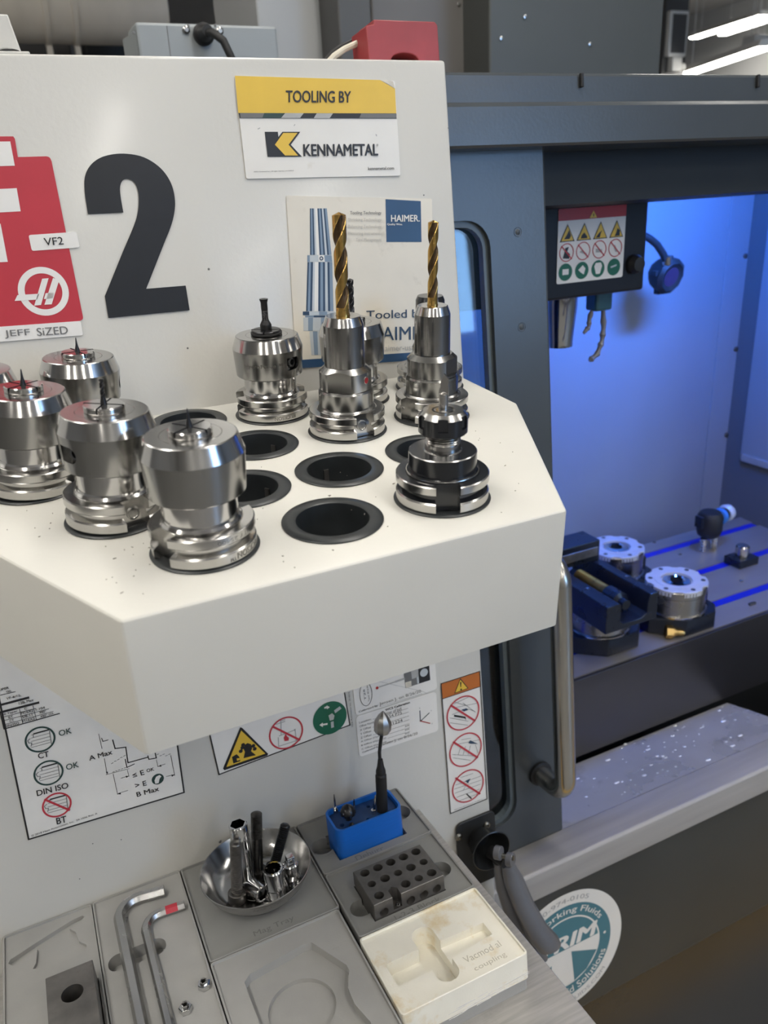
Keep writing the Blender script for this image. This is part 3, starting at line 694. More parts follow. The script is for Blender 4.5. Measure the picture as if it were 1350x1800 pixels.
# ------------------------------------------------------------------ machine table and what stands on it
zt = 0.828
tb = thing('machine_table', 'steel T-slotted machine table lit blue inside the enclosure', 'table', T(0, 0, 0))
prof = [(0.181, zt - 0.07), (0.181, zt)]
for sy in (0.249, 0.366, 0.487):
    prof += [(sy - 0.0105, zt), (sy - 0.0105, zt - 0.018), (sy + 0.0105, zt - 0.018), (sy + 0.0105, zt)]
prof += [(0.535, zt), (0.535, zt - 0.07)]
MB().prism(prof, 0.60, 1.54, 'x').build('table_body', tablemat, tb)
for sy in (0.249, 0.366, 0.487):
    MB().box(0.62, 1.535, sy - 0.0098, sy + 0.0098, zt - 0.0175, zt - 0.0015).build('slot_reflection', slotblue, tb)  # strips hold the slots' blue reflection as colour
for px in ((1195, 975), (1303, 1022), (1150, 954)):
    p = wor(px, 2, zt)
    MB().lathe([(0, 0.0005), (0.004, 0.0005), (0.004, 0.002), (0, 0.0035)], 12, T(p.x, p.y, zt)).build('plug_screw', ground, tb)
p = wor((1322, 1063), 2, zt)
MB().box(p.x - 0.008, p.x + 0.008, p.y - 0.003, p.y + 0.003, zt + 0.0002, zt + 0.005).bevel(0.001).build('loose_key', boltsteel, tb)

def fixture(x, y, label, ztop=0.918, full=True):
    r = thing('zero_point_clamp', label, 'fixture', T(x, y, zt), 'round clamping fixtures on the table')
    h = ztop - zt
    MB().prism([(-0.022, -0.056), (0.048, -0.056), (0.070, -0.034), (0.074, 0.0), (0.066, 0.032), (0.045, 0.062), (-0.045, 0.062), (-0.072, 0.03), (-0.072, -0.012)], 0.0004, 0.034).bevel(0.003).build('base_plate', anod, r)
    MB().lathe([(0, 0.0345), (0.057, 0.0345), (0.058, 0.038), (0.0545, 0.040), (0.0545, h - 0.018), (0.056, h - 0.016), (0.056, h - 0.004), (0.0545, h - 0.002), (0.0545, h - 0.012), (0.030, h - 0.012), (0, h - 0.012)], 56).build('drum', mat('drum_steel', (0.36, 0.35, 0.335), 0.25, 1.0, noise=0.05, nscale=40), r)
    if full:
        t = MB().prism([(0.056 * math.cos(a) * (0.92 if (i // 3) % 4 == 3 else 1.0), 0.056 * math.sin(a) * (0.92 if (i // 3) % 4 == 3 else 1.0)) for i, a in enumerate([2 * PI * k / 72 for k in range(72)])], h - 0.0115, h).bevel(0.001).build('clamp_ring', mat('ring_white_steel', (0.62, 0.63, 0.68), 0.38, 0.35, noise=0.05, nscale=40), r)
        cut(t, MB().cyl(0.029, h - 0.006, h + 0.01, 40))
        MB().lathe([(0.0285, h - 0.0055), (0.0285, h + 0.0004), (0.031, h + 0.001), (0.040, h + 0.0008), (0.040, h + 0.0002)], 48).build('rim', mat('ring_white_steel', (0.62, 0.63, 0.68), 0.38), r)
        MB().lathe([(0.0125, h - 0.0058), (0.0125, h - 0.001), (0.016, h + 0.001), (0.024, h - 0.001), (0.026, h - 0.0058)], 40, wrap=True).build('bore_bush', chrome, r)
        MB().cyl(0.0115, h - 0.0058, h - 0.004, 24).build('bore_floor', bore_shade, r)
        for k in range(6):
            a = 2 * PI * k / 6 + 0.4
            MB().lathe([(0, 0.0003), (0.0042, 0.0003), (0.0042, 0.0008), (0, 0.0009)], 14, T(0.047 * math.cos(a), 0.047 * math.sin(a), h)).build('screw_recess', boltsteel, r)
    MB().lathe([(0, 0), (0.0105, 0), (0.0105, 0.018), (0.008, 0.022), (0, 0.022)], 20, T(0.064, -0.005, 0.0345)).build('locating_knob', rubber, r)
    MB().lathe([(0, 0.0222), (0.006, 0.0222), (0.0045, 0.0245), (0, 0.025)], 16, T(0.064, -0.005, 0.0345)).build('knob_cap', chrome, r)
    return r
fixture(1.035, 0.240, 'round white-topped clamp on black base, nearest the table front')
fixture(1.040, 0.412, 'round white-topped clamp partly hidden behind the black vise')
fixture(0.868, 0.258, 'round steel clamp under the black vise', 0.907, False)
vz = 0.9075
vs = thing('machine_vise', 'black machine vise with exposed lead screw on a round clamp', 'vise', T(0.803, 0.163, vz))
VW, VL, VH = 0.112, 0.205, 0.052
vb = MB().prism([(0, 0.0), (VW, 0.0), (VW, VH), (VW * 0.84, VH), (VW * 0.80, VH * 0.70), (VW * 0.80, VH * 0.32), (VW * 0.70, VH * 0.2), (VW * 0.34, VH * 0.2), (VW * 0.28, VH * 0.32), (VW * 0.28, VH * 0.92), (VW * 0.24, VH), (0, VH)], 0, VL, 'y').bevel(0.0015).build('vise_body', anod, vs)
MB().box(0.004, VW - 0.004, VL - 0.055, VL - 0.005, VH + 0.0005, VH + 0.042).bevel(0.002).build('fixed_jaw', anod, vs)
MB().box(0.010, VW - 0.010, VL - 0.058, VL - 0.0552, VH + 0.012, VH + 0.030).bevel(0.001).build('jaw_plate', greysteel, vs)
sc = []
for i in range(34):
    z = 0.065 + i * 0.0024
    sc += [(0.0105, z), (0.0125, z + 0.0008), (0.0125, z + 0.0014)]
MB().lathe([(0, 0.065)] + sc + [(0, 0.065 + 34 * 0.0024)], 20, along((VW * 0.52, 0, VH * 0.66), (0, 1, 0))).build('lead_screw', brass, vs)
MB().lathe([(0, 0.018), (0.009, 0.018), (0.009, 0.030), (0.017, 0.034), (0.017, 0.064), (0, 0.064)], 24, along((VW * 0.52, 0, VH * 0.62), (0, 1, 0))).build('screw_nut', anod, vs)
for sx in (VW * 0.14, VW * 0.92):
    MB().lathe([(0, 0.0004), (0.003, 0.0004), (0.003, 0.0012), (0, 0.0014)], 12, T(sx, 0.07, VH)).build('cap_screw', ground, vs)
p = wor((1186, 1110), 2, zt + 0.012)
bf = thing('brass_fitting', 'small brass hose fitting on the table front between the clamps', 'fitting', along((p.x - 0.006, p.y, zt + 0.0125), (1.0, -0.55, -0.12)))
MB().lathe([(0, -0.012), (0.012, -0.012), (0.012, 0.0), (0, 0.0)], 6).build('hex_body', brass, bf)
MB().lathe([(0, 0.0002), (0.0085, 0.0002), (0.0085, 0.004), (0.006, 0.0055), (0.0055, 0.018), (0.004, 0.022), (0, 0.022)], 20).build('barb', brass, bf)
# touch probe and clamp further back
p = wor((1240, 968), 2, zt)
tp = thing('tool_probe', 'black tool probe with round cap on chrome posts at table back', 'probe', T(p.x, p.y, zt))
for dx in (-0.009, 0.024): MB().lathe([(0, 0.0004)] + [(0.0085 if i % 2 else 0.0075, 0.001 + i * 0.0035) for i in range(10)] + [(0, 0.034)], 18, T(dx, 0, 0)).build('post', chrome, tp)
MB().lathe([(0, 0.0345), (0.017, 0.0345), (0.024, 0.040), (0.028, 0.052), (0.028, 0.085), (0.022, 0.094), (0, 0.094)], 12, T(0.004, 0, 0)).build('probe_body', rubber, tp)
Mp = along((0.022, 0, 0.074), (1, 0.2, 0.05))
MB().lathe([(0, 0.0), (0.012, 0.0), (0.014, 0.012), (0.014, 0.034), (0, 0.034)], 24, Mp).build('arm', rubber, tp)
MB().lathe([(0.0145, 0.008), (0.019, 0.010), (0.019, 0.020), (0.0145, 0.022)], 24, Mp, wrap=True).build('collar', mat('blue_collar', (0.05, 0.22, 0.62), 0.35, noise=0.1, nscale=50), tp)
MB().lathe([(0, 0.0345), (0.016, 0.0345), (0.020, 0.040), (0.018, 0.050), (0, 0.054)], 24, Mp).build('end_cap', mat('cap_clear', (0.50, 0.55, 0.65), 0.15, noise=0.05, nscale=50, coat=0.5), tp)
MB().box(-0.032, -0.024, -0.010, 0.010, 0.064, 0.090).bevel(0.001).build('connector', anod, tp)
p = wor((1302, 990), 2, zt)
cb = thing('hold_down_block', 'dark hold-down block with a shiny stud at table right', 'clamp', T(p.x, p.y, zt))
MB().box(-0.028, 0.028, -0.022, 0.022, 0.0004, 0.018).bevel(0.002).build('block', anod, cb)
MB().lathe([(0, 0.0185), (0.0145, 0.0185), (0.0145, 0.040), (0.012, 0.043), (0, 0.043)], 20).build('stud', ground, cb)

# ================================================================== tool tray and its holders
mm = 0.001
tray = thing('tool_tray', 'white tool tray with black lined holes fixed to the front panel', 'tray', TM)
OUT = [(-80, -0.4), (-80, -132), (22.5, -335), (312, -335), (411, -131), (411, -0.4)]
TD = -92
tm = MB(mm).prism(OUT, TD, 0)
TB = math.tan(TH)
def lean_back(mb):
    for v in mb.bm.verts:
        if v.co.y > -0.004 and v.co.z < -0.001: v.co.y += v.co.z * TB
    return mb
lean_back(tm).bevel(2.6, 3, test=lambda e: min(v.co.z for v in e.verts) > TD * mm + 1e-5 or abs(e.verts[0].co.z - e.verts[1].co.z) > 0.01)
top = tm.build('tray_shell', tray_paint, tray)
def inset(pts, d):
    out = []; n = len(pts)
    for i in range(n):
        p0, p1, p2 = Vector(pts[i - 1]), Vector(pts[i]), Vector(pts[(i + 1) % n])
        d1 = (p1 - p0).normalized(); d2 = (p2 - p1).normalized()
        n1 = Vector((-d1.y, d1.x)); n2 = Vector((-d2.y, d2.x)); k = (n1 + n2).normalized()
        out.append(tuple(p1 + k * (d / max(0.2, k.dot(n1)))))
    return out
HOLES = dict(A1=(83, -275), A2=(167, -277), A3=(248, -279), B1=(41, -204), B2=(130, -201), B3=(204, -200), B4=(281, -197), C0=(-3, -124), C1=(82, -122), C2=(165, -121),
             C3=(244, -123), C4=(325, -124), D0=(-36, -47), D1=(43, -46), D2=(128, -37), D3=(202, -50), D4=(284, -46), D5=(366, -45), B5=(355, -203))
HOLES.pop('B5')
ins = MB(mm).prism(inset(OUT, 2.0), TD - 10, -2.0)
hc = MB(mm)
for x, y in HOLES.values(): hc.cyl(29.5, -12, 8, 40, x=x, y=y)
cut(top, lean_back(ins)); cut(top, hc)
lin_me = None
for k, (x, y) in HOLES.items():
    if lin_me is None:
        l = MB(mm).lathe([(29.2, -3.0), (29.2, 0.25), (33.4, 0.25), (33.6, 0.9), (33.0, 1.5), (25.0, 1.7), (24.2, 1.2), (23.6, -8), (23.2, -38), (18.5, -42), (0, -42.5)], 56).build('socket_liner', liner_mat, tray, T(x * mm, y * mm, 0), ang=50)
        lin_me = l.data
    else:
        l = bpy.data.objects.new('socket_liner', lin_me); COL.objects.link(l); l.parent = tray; l.matrix_local = T(x * mm, y * mm, 0)
for k, a in (('A2', 150), ('B2', 30), ('C2', 40), ('B3', 95), ('D2', 100), ('D2', 65), ('D2', 130), ('A2', -40)):
    x, y = HOLES[k]
    MB(mm).box(-2.0, 2.0, 22.2, 23.3, -30, -8).build('liner_slot_glint', greysteel if k != 'A2' else cover_warm, tray, T(x * mm, y * mm, 0) @ RZ(a - 90))  # paler bars paint the bright reflections in the liner slits
# fine chips scattered on the tray
cm = MB(mm)
cent = [(248, -279, 45), (300, -260, 50), (60, -300, 45), (-20, -200, 40), (170, -320, 60), (330, -200, 40), (35, -255, 30), (130, -240, 50)]
for i in range(120):
    cx, cy, sg = random.choice(cent); x = random.gauss(cx, sg); y = random.gauss(cy, sg * 0.6)
    if not (-60 < x < 390 and -328 < y < -60): continue
    if y < -140 and (x < -80 + (-132 - y) * 0.51 + 12 or x > 411 + (y + 131) * 0.485 - 12): continue
    a = random.uniform(0, PI); L_ = random.choice((0.25, 0.3, 0.4, 0.6, 1.0)); w = random.uniform(0.15, 0.3)
    ca, sa = math.cos(a), math.sin(a)
    cm.obox((x, y, 0.25), (L_ * ca, L_ * sa, 0), (-w * sa, w * ca, 0), (0, 0, 0.18))
o = cm.build('metal_chips', chip_mat, tray); o['kind'] = 'stuff'
sm = MB(mm)   # a few scuffs and dings on the front skirt
sc_o = []
def tdir(az): return Vector((math.cos(math.radians(az)), math.sin(math.radians(az)), 0))

FLP = [(0, 1.9), (31.0, 1.9), (31.9, 2.6), (31.9, 8.0), (31.0, 9.0), (27.6, 10.4), (27.6, 12.8), (31.0, 14.2), (31.9, 15.2), (31.9, 20.0), (31.2, 20.7), (25.2, 20.9), (23.8, 21.6), (0, 21.6)]
def flange(root, slot_az, m=ground, slots=True, key=None, FM=None):
    f = MB(mm).lathe(FLP, 72).build('flange', m, root)
    if slots:
        c = MB(mm)
        for a in (slot_az, slot_az + 180):
            d = tdir(a); n = Vector((-d.y, d.x, 0))
            c.obox(d * 33.5 + Vector((0, 0, 11)), d * 9.0, n * 8.1, (0, 0, 13))
        cut(f, c)
        if key:
            d = tdir(slot_az); M = along(d * 24.55 * mm + Vector((0, 0, 0.0115)), d)
            MB(mm).lathe([(0, 0.02), (4.4, 0.02), (4.6, 0.35), (3.6, 0.5), (3.3, 0.12), (0, 0.1)], 24, None).build('slot_dimple', turned, root, M)
    return f
def taper(root, m=ground):
    MB(mm).lathe([(0, 1.85), (22, 1.85), (22, -1), (17.5, -34), (0, -34)], 32).build('shank_taper', m, root)

def hydro(x, y, label, slot_az, hole_az, cutter, s=1.0, roll=0.0, key=None, oval=False, dz=0.0, hole=True, text=None, screw_m=None, ring_m=None):
    r = thing('hydraulic_chuck', label, 'tool holder', TM @ T(x * mm, y * mm, 0) @ RY(roll), 'hydraulic chucks on the tool tray')
    flange(r, slot_az, key=key); taper(r)
    z1, z2, z3 = 38 * s + dz, 61.5 * s + dz, 72 * s + dz
    MB(mm).lathe([(0, 21.65), (24.6, 21.65), (23.3, 23.4), (23.0, 25), (23.0, z1 - 0.5), (0, z1 - 0.5)], 64).build('neck', steel, r)
    b = MB(mm).lathe([(0, z1 - 0.4), (28.0, z1 - 0.4), (28.9, z1 + 0.5), (30.4, z2), (26.9, z3 - 0.5), (26.2, z3), (18.2, z3), (18.0, z3 - 0.25), (17.8, z3), (0, z3)], 72).build('chuck_body', [turned, steel, ground], r)
    for p in b.data.polygons:     # bevelled crown polished, top face ground
        c = p.center
        if z2 * mm < c.z < z3 * mm - 0.0003 and abs(p.normal.z) < 0.9: p.material_index = 1
        elif p.normal.z > 0.9: p.material_index = 2
    if hole:
        d = tdir(hole_az); zc = (z1 + z2) / 2 + 1
        P = d * 34 + Vector((0, 0, zc)); M = along(P * mm, -d); Mi = along(P, -d)
        nrm = Vector((-d.y, d.x, 0))
        cut(b, MB(mm).cyl(5.4, 0, 13, 32, Mi))
        if oval: cut(b, MB(mm).obox(P - d * 4.2 - nrm * 4.0, d * 5.2, nrm * 5.2, (0, 0, 5.38)))
        Ms = along((d * 22.6 + Vector((0, 0, zc))) * mm, d)
        sc = MB(mm).lathe([(0, 0), (4.6, 0), (4.6, 3.0), (4.0, 3.6), (2.5, 3.6), (2.5, 1.0), (0, 0.9)], 6 if False else 24).build('clamping_screw', screw_m or blackox, r, Ms)
    sl = MB(mm).lathe([(0, z3 + 0.02), (12.3, z3 + 0.02), (12.7, z3 + 0.7), (12.7, z3 + 3.4), (12.0, z3 + 4.1), (0, z3 + 4.1)], 48).build('reduction_sleeve', ring_m or steel, r)
    for a in (hole_az - 60, hole_az + 30):
        d = tdir(a); n = Vector((-d.y, d.x, 0)); cut(sl, MB(mm).obox((0, 0, z3 + 4), d * 20, n * 0.45, (0, 0, 3.2)))
    for i, a in enumerate((hole_az - 60, hole_az + 30)):
        d = tdir(a); n = Vector((-d.y, d.x, 0))
        w = MB(mm)
        w.obox((0, 0, z3 + 3.3), d * 12.78, n * 0.55, (0, 0, 0.95))
        w.build('sleeve_slot', bore_shade, r)  # black bars paint the dark of the cut slots
    if ring_m: MB(mm).lathe([(12.75, z3 + 0.6), (13.5, z3 + 0.8), (13.5, z3 + 2.2), (12.75, z3 + 2.4)], 40, wrap=True).build('rubber_ring', rubber, r)
    zt_ = z3 + 4.2
    if cutter == 'spike': MB(mm).lathe([(0, zt_ - 1), (2.2, zt_ - 1), (1.8, zt_ + 1), (0.9, zt_ + 5), (0.35, zt_ + 10.5), (0, zt_ + 11.0)], 14).build('engraving_cutter', carbide, r)
    elif cutter == 'mill':
        m_ = MB(mm).lathe([(0, zt_ - 1), (2.3, zt_ - 1), (1.9, zt_ + 2), (1.45, zt_ + 4), (1.45, zt_ + 5)], 14)
        m_.build('cutter_shank', carbide, r)
        twist(r, 1.5, zt_ + 5, zt_ + 16, 9, 'end_mill', [carbide, carbide], 0.45, False)
    elif cutter == 'thread':
        rr = [(0, zt_ - 1), (5.0, zt_ - 1), (5.0, zt_ + 4), (4.6, zt_ + 5), (2.9, zt_ + 8.2)]
        for i in range(6): rr += [(2.9, zt_ + 9 + i * 1.3), (2.65, zt_ + 9.4 + i * 1.3)]
        rr += [(2.9, zt_ + 17), (2.9, zt_ + 23), (3.7, zt_ + 25.2), (3.7, zt_ + 26), (2.2, zt_ + 26), (0, zt_ + 25.4)]
        MB(mm).lathe(rr, 20).build('thread_mill', carbide, r)
    elif cutter == 'black_drill':
        MB(mm).lathe([(0, zt_ - 1), (3.4, zt_ - 1), (3.2, zt_ + 2), (0, zt_ + 2)], 16).build('drill_shank', carbide, r)
        twist(r, 3.2, zt_ + 2, zt_ + 34, 18, 'black_drill', [carbide, carbide], 0.5, True)
    if text:
        sh = MB(mm)
        vs, fs = glyphs(text, 0.01); a0, a1 = text_az
    return r

def twist(root, R, z0, z1, pitch, name, ms, depth=0.42, point=True, ph=0.0, n=44, steps=None):
    """two-flute right-hand twist"""
    steps = steps or max(16, int((z1 - z0) / 1.3)); b = MB(mm); prev = None
    zp = z1 - (R * 0.42 if point else 0)
    def prof(t):
        c = math.cos(t * 1.0); k = abs(c)
        if k > 0.74: return 1 - depth * min(1, ((k - 0.74) / 0.16)) ** 0.7, True
        return 1.0, False
    for i in range(steps + 1):
        z = z0 + (zp - z0) * i / steps; tw = 2 * PI * (z - z0) / pitch + ph
        fade = min(1, (z - z0) / (R * 2.2)) if point else 1
        ring = []; fl = []
        for k in range(n):
            t = 2 * PI * k / n; q, isf = prof(t); q = 1 - (1 - q) * fade; fl.append(isf and fade > 0.3)
            ring.append(b.v((R * q * math.cos(t + tw), R * q * math.sin(t + tw), z)))
        if prev:
            for k in range(n):
                k2 = (k + 1) % n; f = b.bm.faces.new((prev[k], prev[k2], ring[k2], ring[k])); f.material_index = 1 if fl[k] and fl[k2] else 0
        else: b.bm.faces.new(ring[::-1])
        prev = ring
    if point:
        tip = b.v((0, 0, z1))
        for k in range(n): b.bm.faces.new((prev[k], prev[(k + 1) % n], tip))
    else: b.bm.faces.new(prev)
    return b.build(name, ms, root, ang=40)

H = HOLES
hydro(*H['A1'], 'large steel chuck with spike cutter, nearest the tray front edge', 203, 5, 'spike', s=1.04)
hydro(*H['B1'], 'large steel chuck with thin end mill, behind and left of the front chuck', -72, -148, 'mill', roll=3.2, key=True, oval=True, s=1.03)
hydro(*H['C0'], 'large steel chuck with spike cutter cut off by the left picture edge', 150, -170, 'spike', roll=4.0)
hydro(*H['D1'], 'large steel chuck with spike cutter just under the handwritten white label', 100, -12, 'spike', roll=3.0, screw_m=red_screw)
hydro(-34, -47, 'steel chuck sliver behind the others at the far left edge', 100, 90, 'spike', roll=3.0)
hy = hydro(*H['D3'], 'steel chuck with dark thread mill standing alone before the big black digit', -12, -58, 'thread', oval=True, ring_m=carbide)
hydro(*H['D4'], 'steel chuck with black drill half hidden behind the larger gold drill', 80, 200, 'black_drill', screw_m=red_screw, dz=1)

def shrink(x, y, label, k, slot_az, key, flat_az, red_az, drillr, zdrill, pitch, ph):
    r = thing('drill_chuck', label, 'tool holder', TM @ T(x * mm, y * mm, 0), 'slim chucks with gold drills')
    flange(r, slot_az, key=key); taper(r)
    MB(mm).lathe([(0, 21.65), (24.2, 21.65), (22.9, 23), (22.9, 36.2), (22.0, 37.8), (0, 37.8)], 64).build('base_collar', turned, r)
    c = MB(mm).lathe([(0, 37.85), (21.3, 37.85), (21.6, 38.4), (21.6, 53), (17.2, 57), (0, 57)], 72).build('wrench_collar', turned, r)
    cc = MB(mm)
    for a in (flat_az, flat_az + 180):
        d = tdir(a); n = Vector((-d.y, d.x, 0)); cc.obox(d * 29.2 + Vector((0, 0, 47)), d * 10, n * 30, (0, 0, 8.8 if k == 0 else 7))
    cut(c, cc)
    rn = 16.7 if k == 0 else 15.4; zt_ = 97
    MB(mm).lathe([(0, 57.05), (rn, 57.05), (rn, 58), (rn - 0.25, 90), (0, 90)], 64).build('nose', turned, r)
    MB(mm).lathe([(0, 90.05), (rn - 0.25, 90.05), (rn - 2.6, 96.6), (rn - 3.2, zt_), (drillr + 0.6, zt_), (drillr + 0.4, zt_ - 1.0), (0, zt_ - 1.0)], 64).build('nose_cone', steel, r)
    if red_az is not None:
        for a, m_, nm in ((red_az, red_screw, 'red_screw'), (red_az + 62, bore_shade, 'screw_hole')):
            d = tdir(a); M = along((d * (21.35) + Vector((0, 0, 47))) * mm, d)
            MB(mm).lathe([(3.0, 0.0), (3.0, 0.6), (2.5, 0.62), (2.5, 0.3)], 24).build('hole_rim', steel, r, M)
            MB(mm).lathe([(0, 0), (2.5, 0), (2.5, 0.35), (0, 0.25)], 24).build(nm, m_, r, M)
    MB(mm).lathe([(0, zt_ - 1.1), (drillr + 0.3, zt_ - 1.1), (drillr, zt_ + 4), (0, zt_ + 4)], 32).build('drill_shank', gold, r)
    twist(r, drillr, zt_ + 4, zdrill, pitch, 'gold_drill', [gold, flutebrown], ph=ph)
    return r
shrink(*H['C3'], 'slim steel chuck with the larger gold twist drill and red screw', 0, -84, True, -128, -62, 5.4, 174.5, 56, 0.4)
shrink(*H['C4'], 'slim steel chuck with the smaller gold twist drill, right of the larger', 1, 20, None, -58, None, 4.25, 164, 50, 0.2)
# slim holder hidden behind the right-hand gold drill
r = thing('stub_holder', 'steel holder with slim black tool hidden behind the smaller gold drill', 'tool holder', TM @ T(H['D5'][0] * mm, H['D5'][1] * mm, 0))
flange(r, 60); taper(r)
MB(mm).lathe([(0, 21.65), (19, 21.65), (17, 24), (17, 40), (14, 46), (0, 46)], 48).build('neck', turned, r)
MB(mm).lathe([(0, 46.05), (13.8, 46.05), (13.8, 84), (12, 88), (0, 88)], 32).build('black_nose', blackox, r)
# collet holder with the flat-blade cutter
x, y = H['A3']
er = thing('collet_holder', 'black collet holder with slotted black nut and flat blade cutter, tray right', 'tool holder', TM @ T(x * mm, y * mm, 0))
f = MB(mm).lathe(FLP, 72).build('flange', [blackox, ground], er)
for p in f.data.polygons:
    rr_ = math.hypot(p.center.x, p.center.y) / mm
    if rr_ > 29.3 and abs(p.normal.z) < 0.8 and not (8.6 < p.center.z / mm < 14.4): p.material_index = 1
c = MB(mm)
for a in (-112, 68):
    d = tdir(a); n = Vector((-d.y, d.x, 0)); c.obox(d * 33.5 + Vector((0, 0, 11)), d * 8.6, n * 8.1, (0, 0, 13))
cut(f, c); taper(er, blackox)
MB(mm).lathe([(24.6, 21.7), (25.2, 21.7), (25.0, 22.2), (24.4, 22.3)], 48, wrap=True).build('bright_ring', ground, er)
hub = MB(mm).lathe([(0, 21.65), (24.0, 21.65), (23.3, 22.6), (23.2, 35.2), (22.6, 35.8), (0, 35.8)], 64).build('hub', [blackox, ground], er)
for p in hub.data.polygons:
    if 35.2 * mm < p.center.z and math.hypot(p.center.x, p.center.y) > 22.5 * mm: p.material_index = 1
rr = [(0, 35.85), (13.2, 35.85), (12.2, 36.6), (11.9, 41)]
for i in range(5): rr += [(11.3, 41.4 + i * 1.4), (11.9, 42.1 + i * 1.4)]
MB(mm).lathe(rr + [(11.9, 49), (0, 49)], 40).build('threaded_neck', ground, er)
nut = MB(mm).lathe([(0, 48.2), (15.4, 48.2), (16.5, 49.2), (16.5, 60.2), (13.4, 63.6), (7.6, 63.6), (6.4, 62.9), (0, 62.9)], 64).build('clamping_nut', [blackox, ground], er)
for p in nut.data.polygons:
    if p.center.z > 60.2 * mm and 7.4 * mm < math.hypot(p.center.x, p.center.y): p.material_index = 1
c = MB(mm)
for k in range(6):
    d = tdir(-120 + k * 60); n = Vector((-d.y, d.x, 0)); c.obox(d * 18.4 + Vector((0, 0, 59)), d * 3.3, n * 3.3, (0, 0, 6.0))
cut(nut, c)
MB(mm).lathe([(0, 62.95), (6.2, 62.95), (6.2, 63.6), (3.3, 63.8), (0, 63.8)], 32).build('collet', steel, er)
MB(mm).lathe([(0, 63.85), (3.1, 63.85), (3.1, 74.5), (0, 76.5)], 24).build('cutter_shank', ground, er)
bl = MB(mm); dd = tdir(-35); nn = Vector((-dd.y, dd.x, 0))
pr = [(-3.0, 73), (3.1, 70), (3.3, 84.5), (0.2, 88.0), (-0.4, 86), (-2.0, 83), (-1.9, 79), (-3.0, 77)]
A_ = [bl.v(dd * a + nn * 0.9 + Vector((0, 0, z))) for a, z in pr]; B_ = [bl.v(dd * a - nn * 0.9 + Vector((0, 0, z))) for a, z in pr]
bl.bm.faces.new(A_); bl.bm.faces.new(B_)
for i in range(len(pr)): bl.bm.faces.new((A_[i], A_[(i + 1) % len(pr)], B_[(i + 1) % len(pr)], B_[i]))
bl.build('blade_cutter', ground, er)

# ================================================================== the shelf with organiser trays (front-panel frame, millimetres)
ZO, ZS, ZB = -591.6, -594.0, -633.0          # rim top, tray floor, shelf top
def PT(x, y, z): return PM @ T(x * mm, y * mm, z * mm)
sh = thing('steel_shelf', 'brushed steel shelf under the organiser trays on the front panel', 'shelf', PT(0, 0, ZB))
MB(mm).box(-420, 333, -342, -0.4, -2.2, -0.05).bevel(1.0).build('shelf_plate', brushed, sh)
MB(mm).box(329, 333, -342, -0.4, -24, -2.25).bevel(0.8).build('side_flange', brushed, sh)
MB(mm).box(-420, 333, -346, -342.05, -24, 0.6).bevel(1.0).build('front_lip', brushed, sh)

def organiser(name, label, x0, x1, y0, y1, m=org_grey, base=None, height=None, rim=1.7):
    """tray with thin raised rim; returns root and body (local origin at shelf level)"""
    r = thing(name, label, 'organiser', PT(0, 0, 0), 'printed organiser trays on the steel shelf')
    x0 += 0.12; x1 -= 0.12; y0 -= 0.12; y1 += 0.12
    zb = ZB + 0.1 if base is None else base
    b = MB(mm).prism(rrect(x0, x1, y1, y0, 3.5, 4), zb, ZO).bevel(0.5, 1, angle=60).build('tray_body', m, r)
    cut(b, MB(mm).prism(rrect(x0 + rim, x1 - rim, y1 + rim, y0 - rim, 2.2, 4), ZS, ZO + 5))
    return r, b
def flat_text(root, m, s, x0, y0, x1, h, name='lettering', z=None, bold=0.0):
    vs, fs = glyphs(s, bold); bm = bmesh.new(); z = (ZS if z is None else z) + 0.15
    V = [bm.verts.new(((x0 + (x1 - x0) * a) * mm, (y0 + h * b) * mm, z * mm + l)) for a, b, l in vs]
    for f in fs:
        try: bm.faces.new([V[i] for i in f])
        except ValueError: pass
    me = bpy.data.meshes.new(name); bm.to_mesh(me); bm.free(); me.materials.append(m)
    o = bpy.data.objects.new(name, me); COL.objects.link(o); o.parent = root; return o

# far left tray with a broken-up hollow and the steel block
r, b = organiser('organiser_tray', 'grey tray with shallow irregular hollow, leftmost on the shelf', -125.5, -42, -0.6, -260)
cut(b, MB(mm).prism([(-121, -37), (-119, -33), (-96, -24), (-62, -12), (-52, -11), (-50, -14), (-58, -20), (-92, -31), (-104, -37), (-117, -42)], ZS - 4.5, ZO + 5))
cut(b, MB(mm).prism([(-95, -30), (-66, -21), (-60, -30), (-58, -44), (-52, -52), (-52, -58), (-62, -62), (-90, -60), (-100, -56), (-97, -50)], ZS - 3.2, ZO + 5))
cut(b, MB(mm).cyl(12, ZS - 14, ZO + 5, 32, x=-92, y=-146))
cut(b, MB(mm).prism([(-88, -98), (-45.5, -98), (-45.5, -240), (-88, -240)], ZS - 10, ZO + 5))
sb = thing('steel_block', 'worn grey steel block with one large hole in the leftmost tray', 'block', PT(0, 0, 0))
q = MB(mm).box(-86.5, -46.5, -230, -99, ZS - 9.8, ZS + 23).bevel(0.7, 1).build('block_body', greysteel, sb)
cut(q, MB(mm).cyl(9.2, ZS - 2, ZS + 30, 40, x=-66, y=-128))
MB(mm).cyl(9.1, ZS - 1.9, ZS - 1.5, 32, x=-66, y=-128).build('hole_floor', bore_shade, sb)
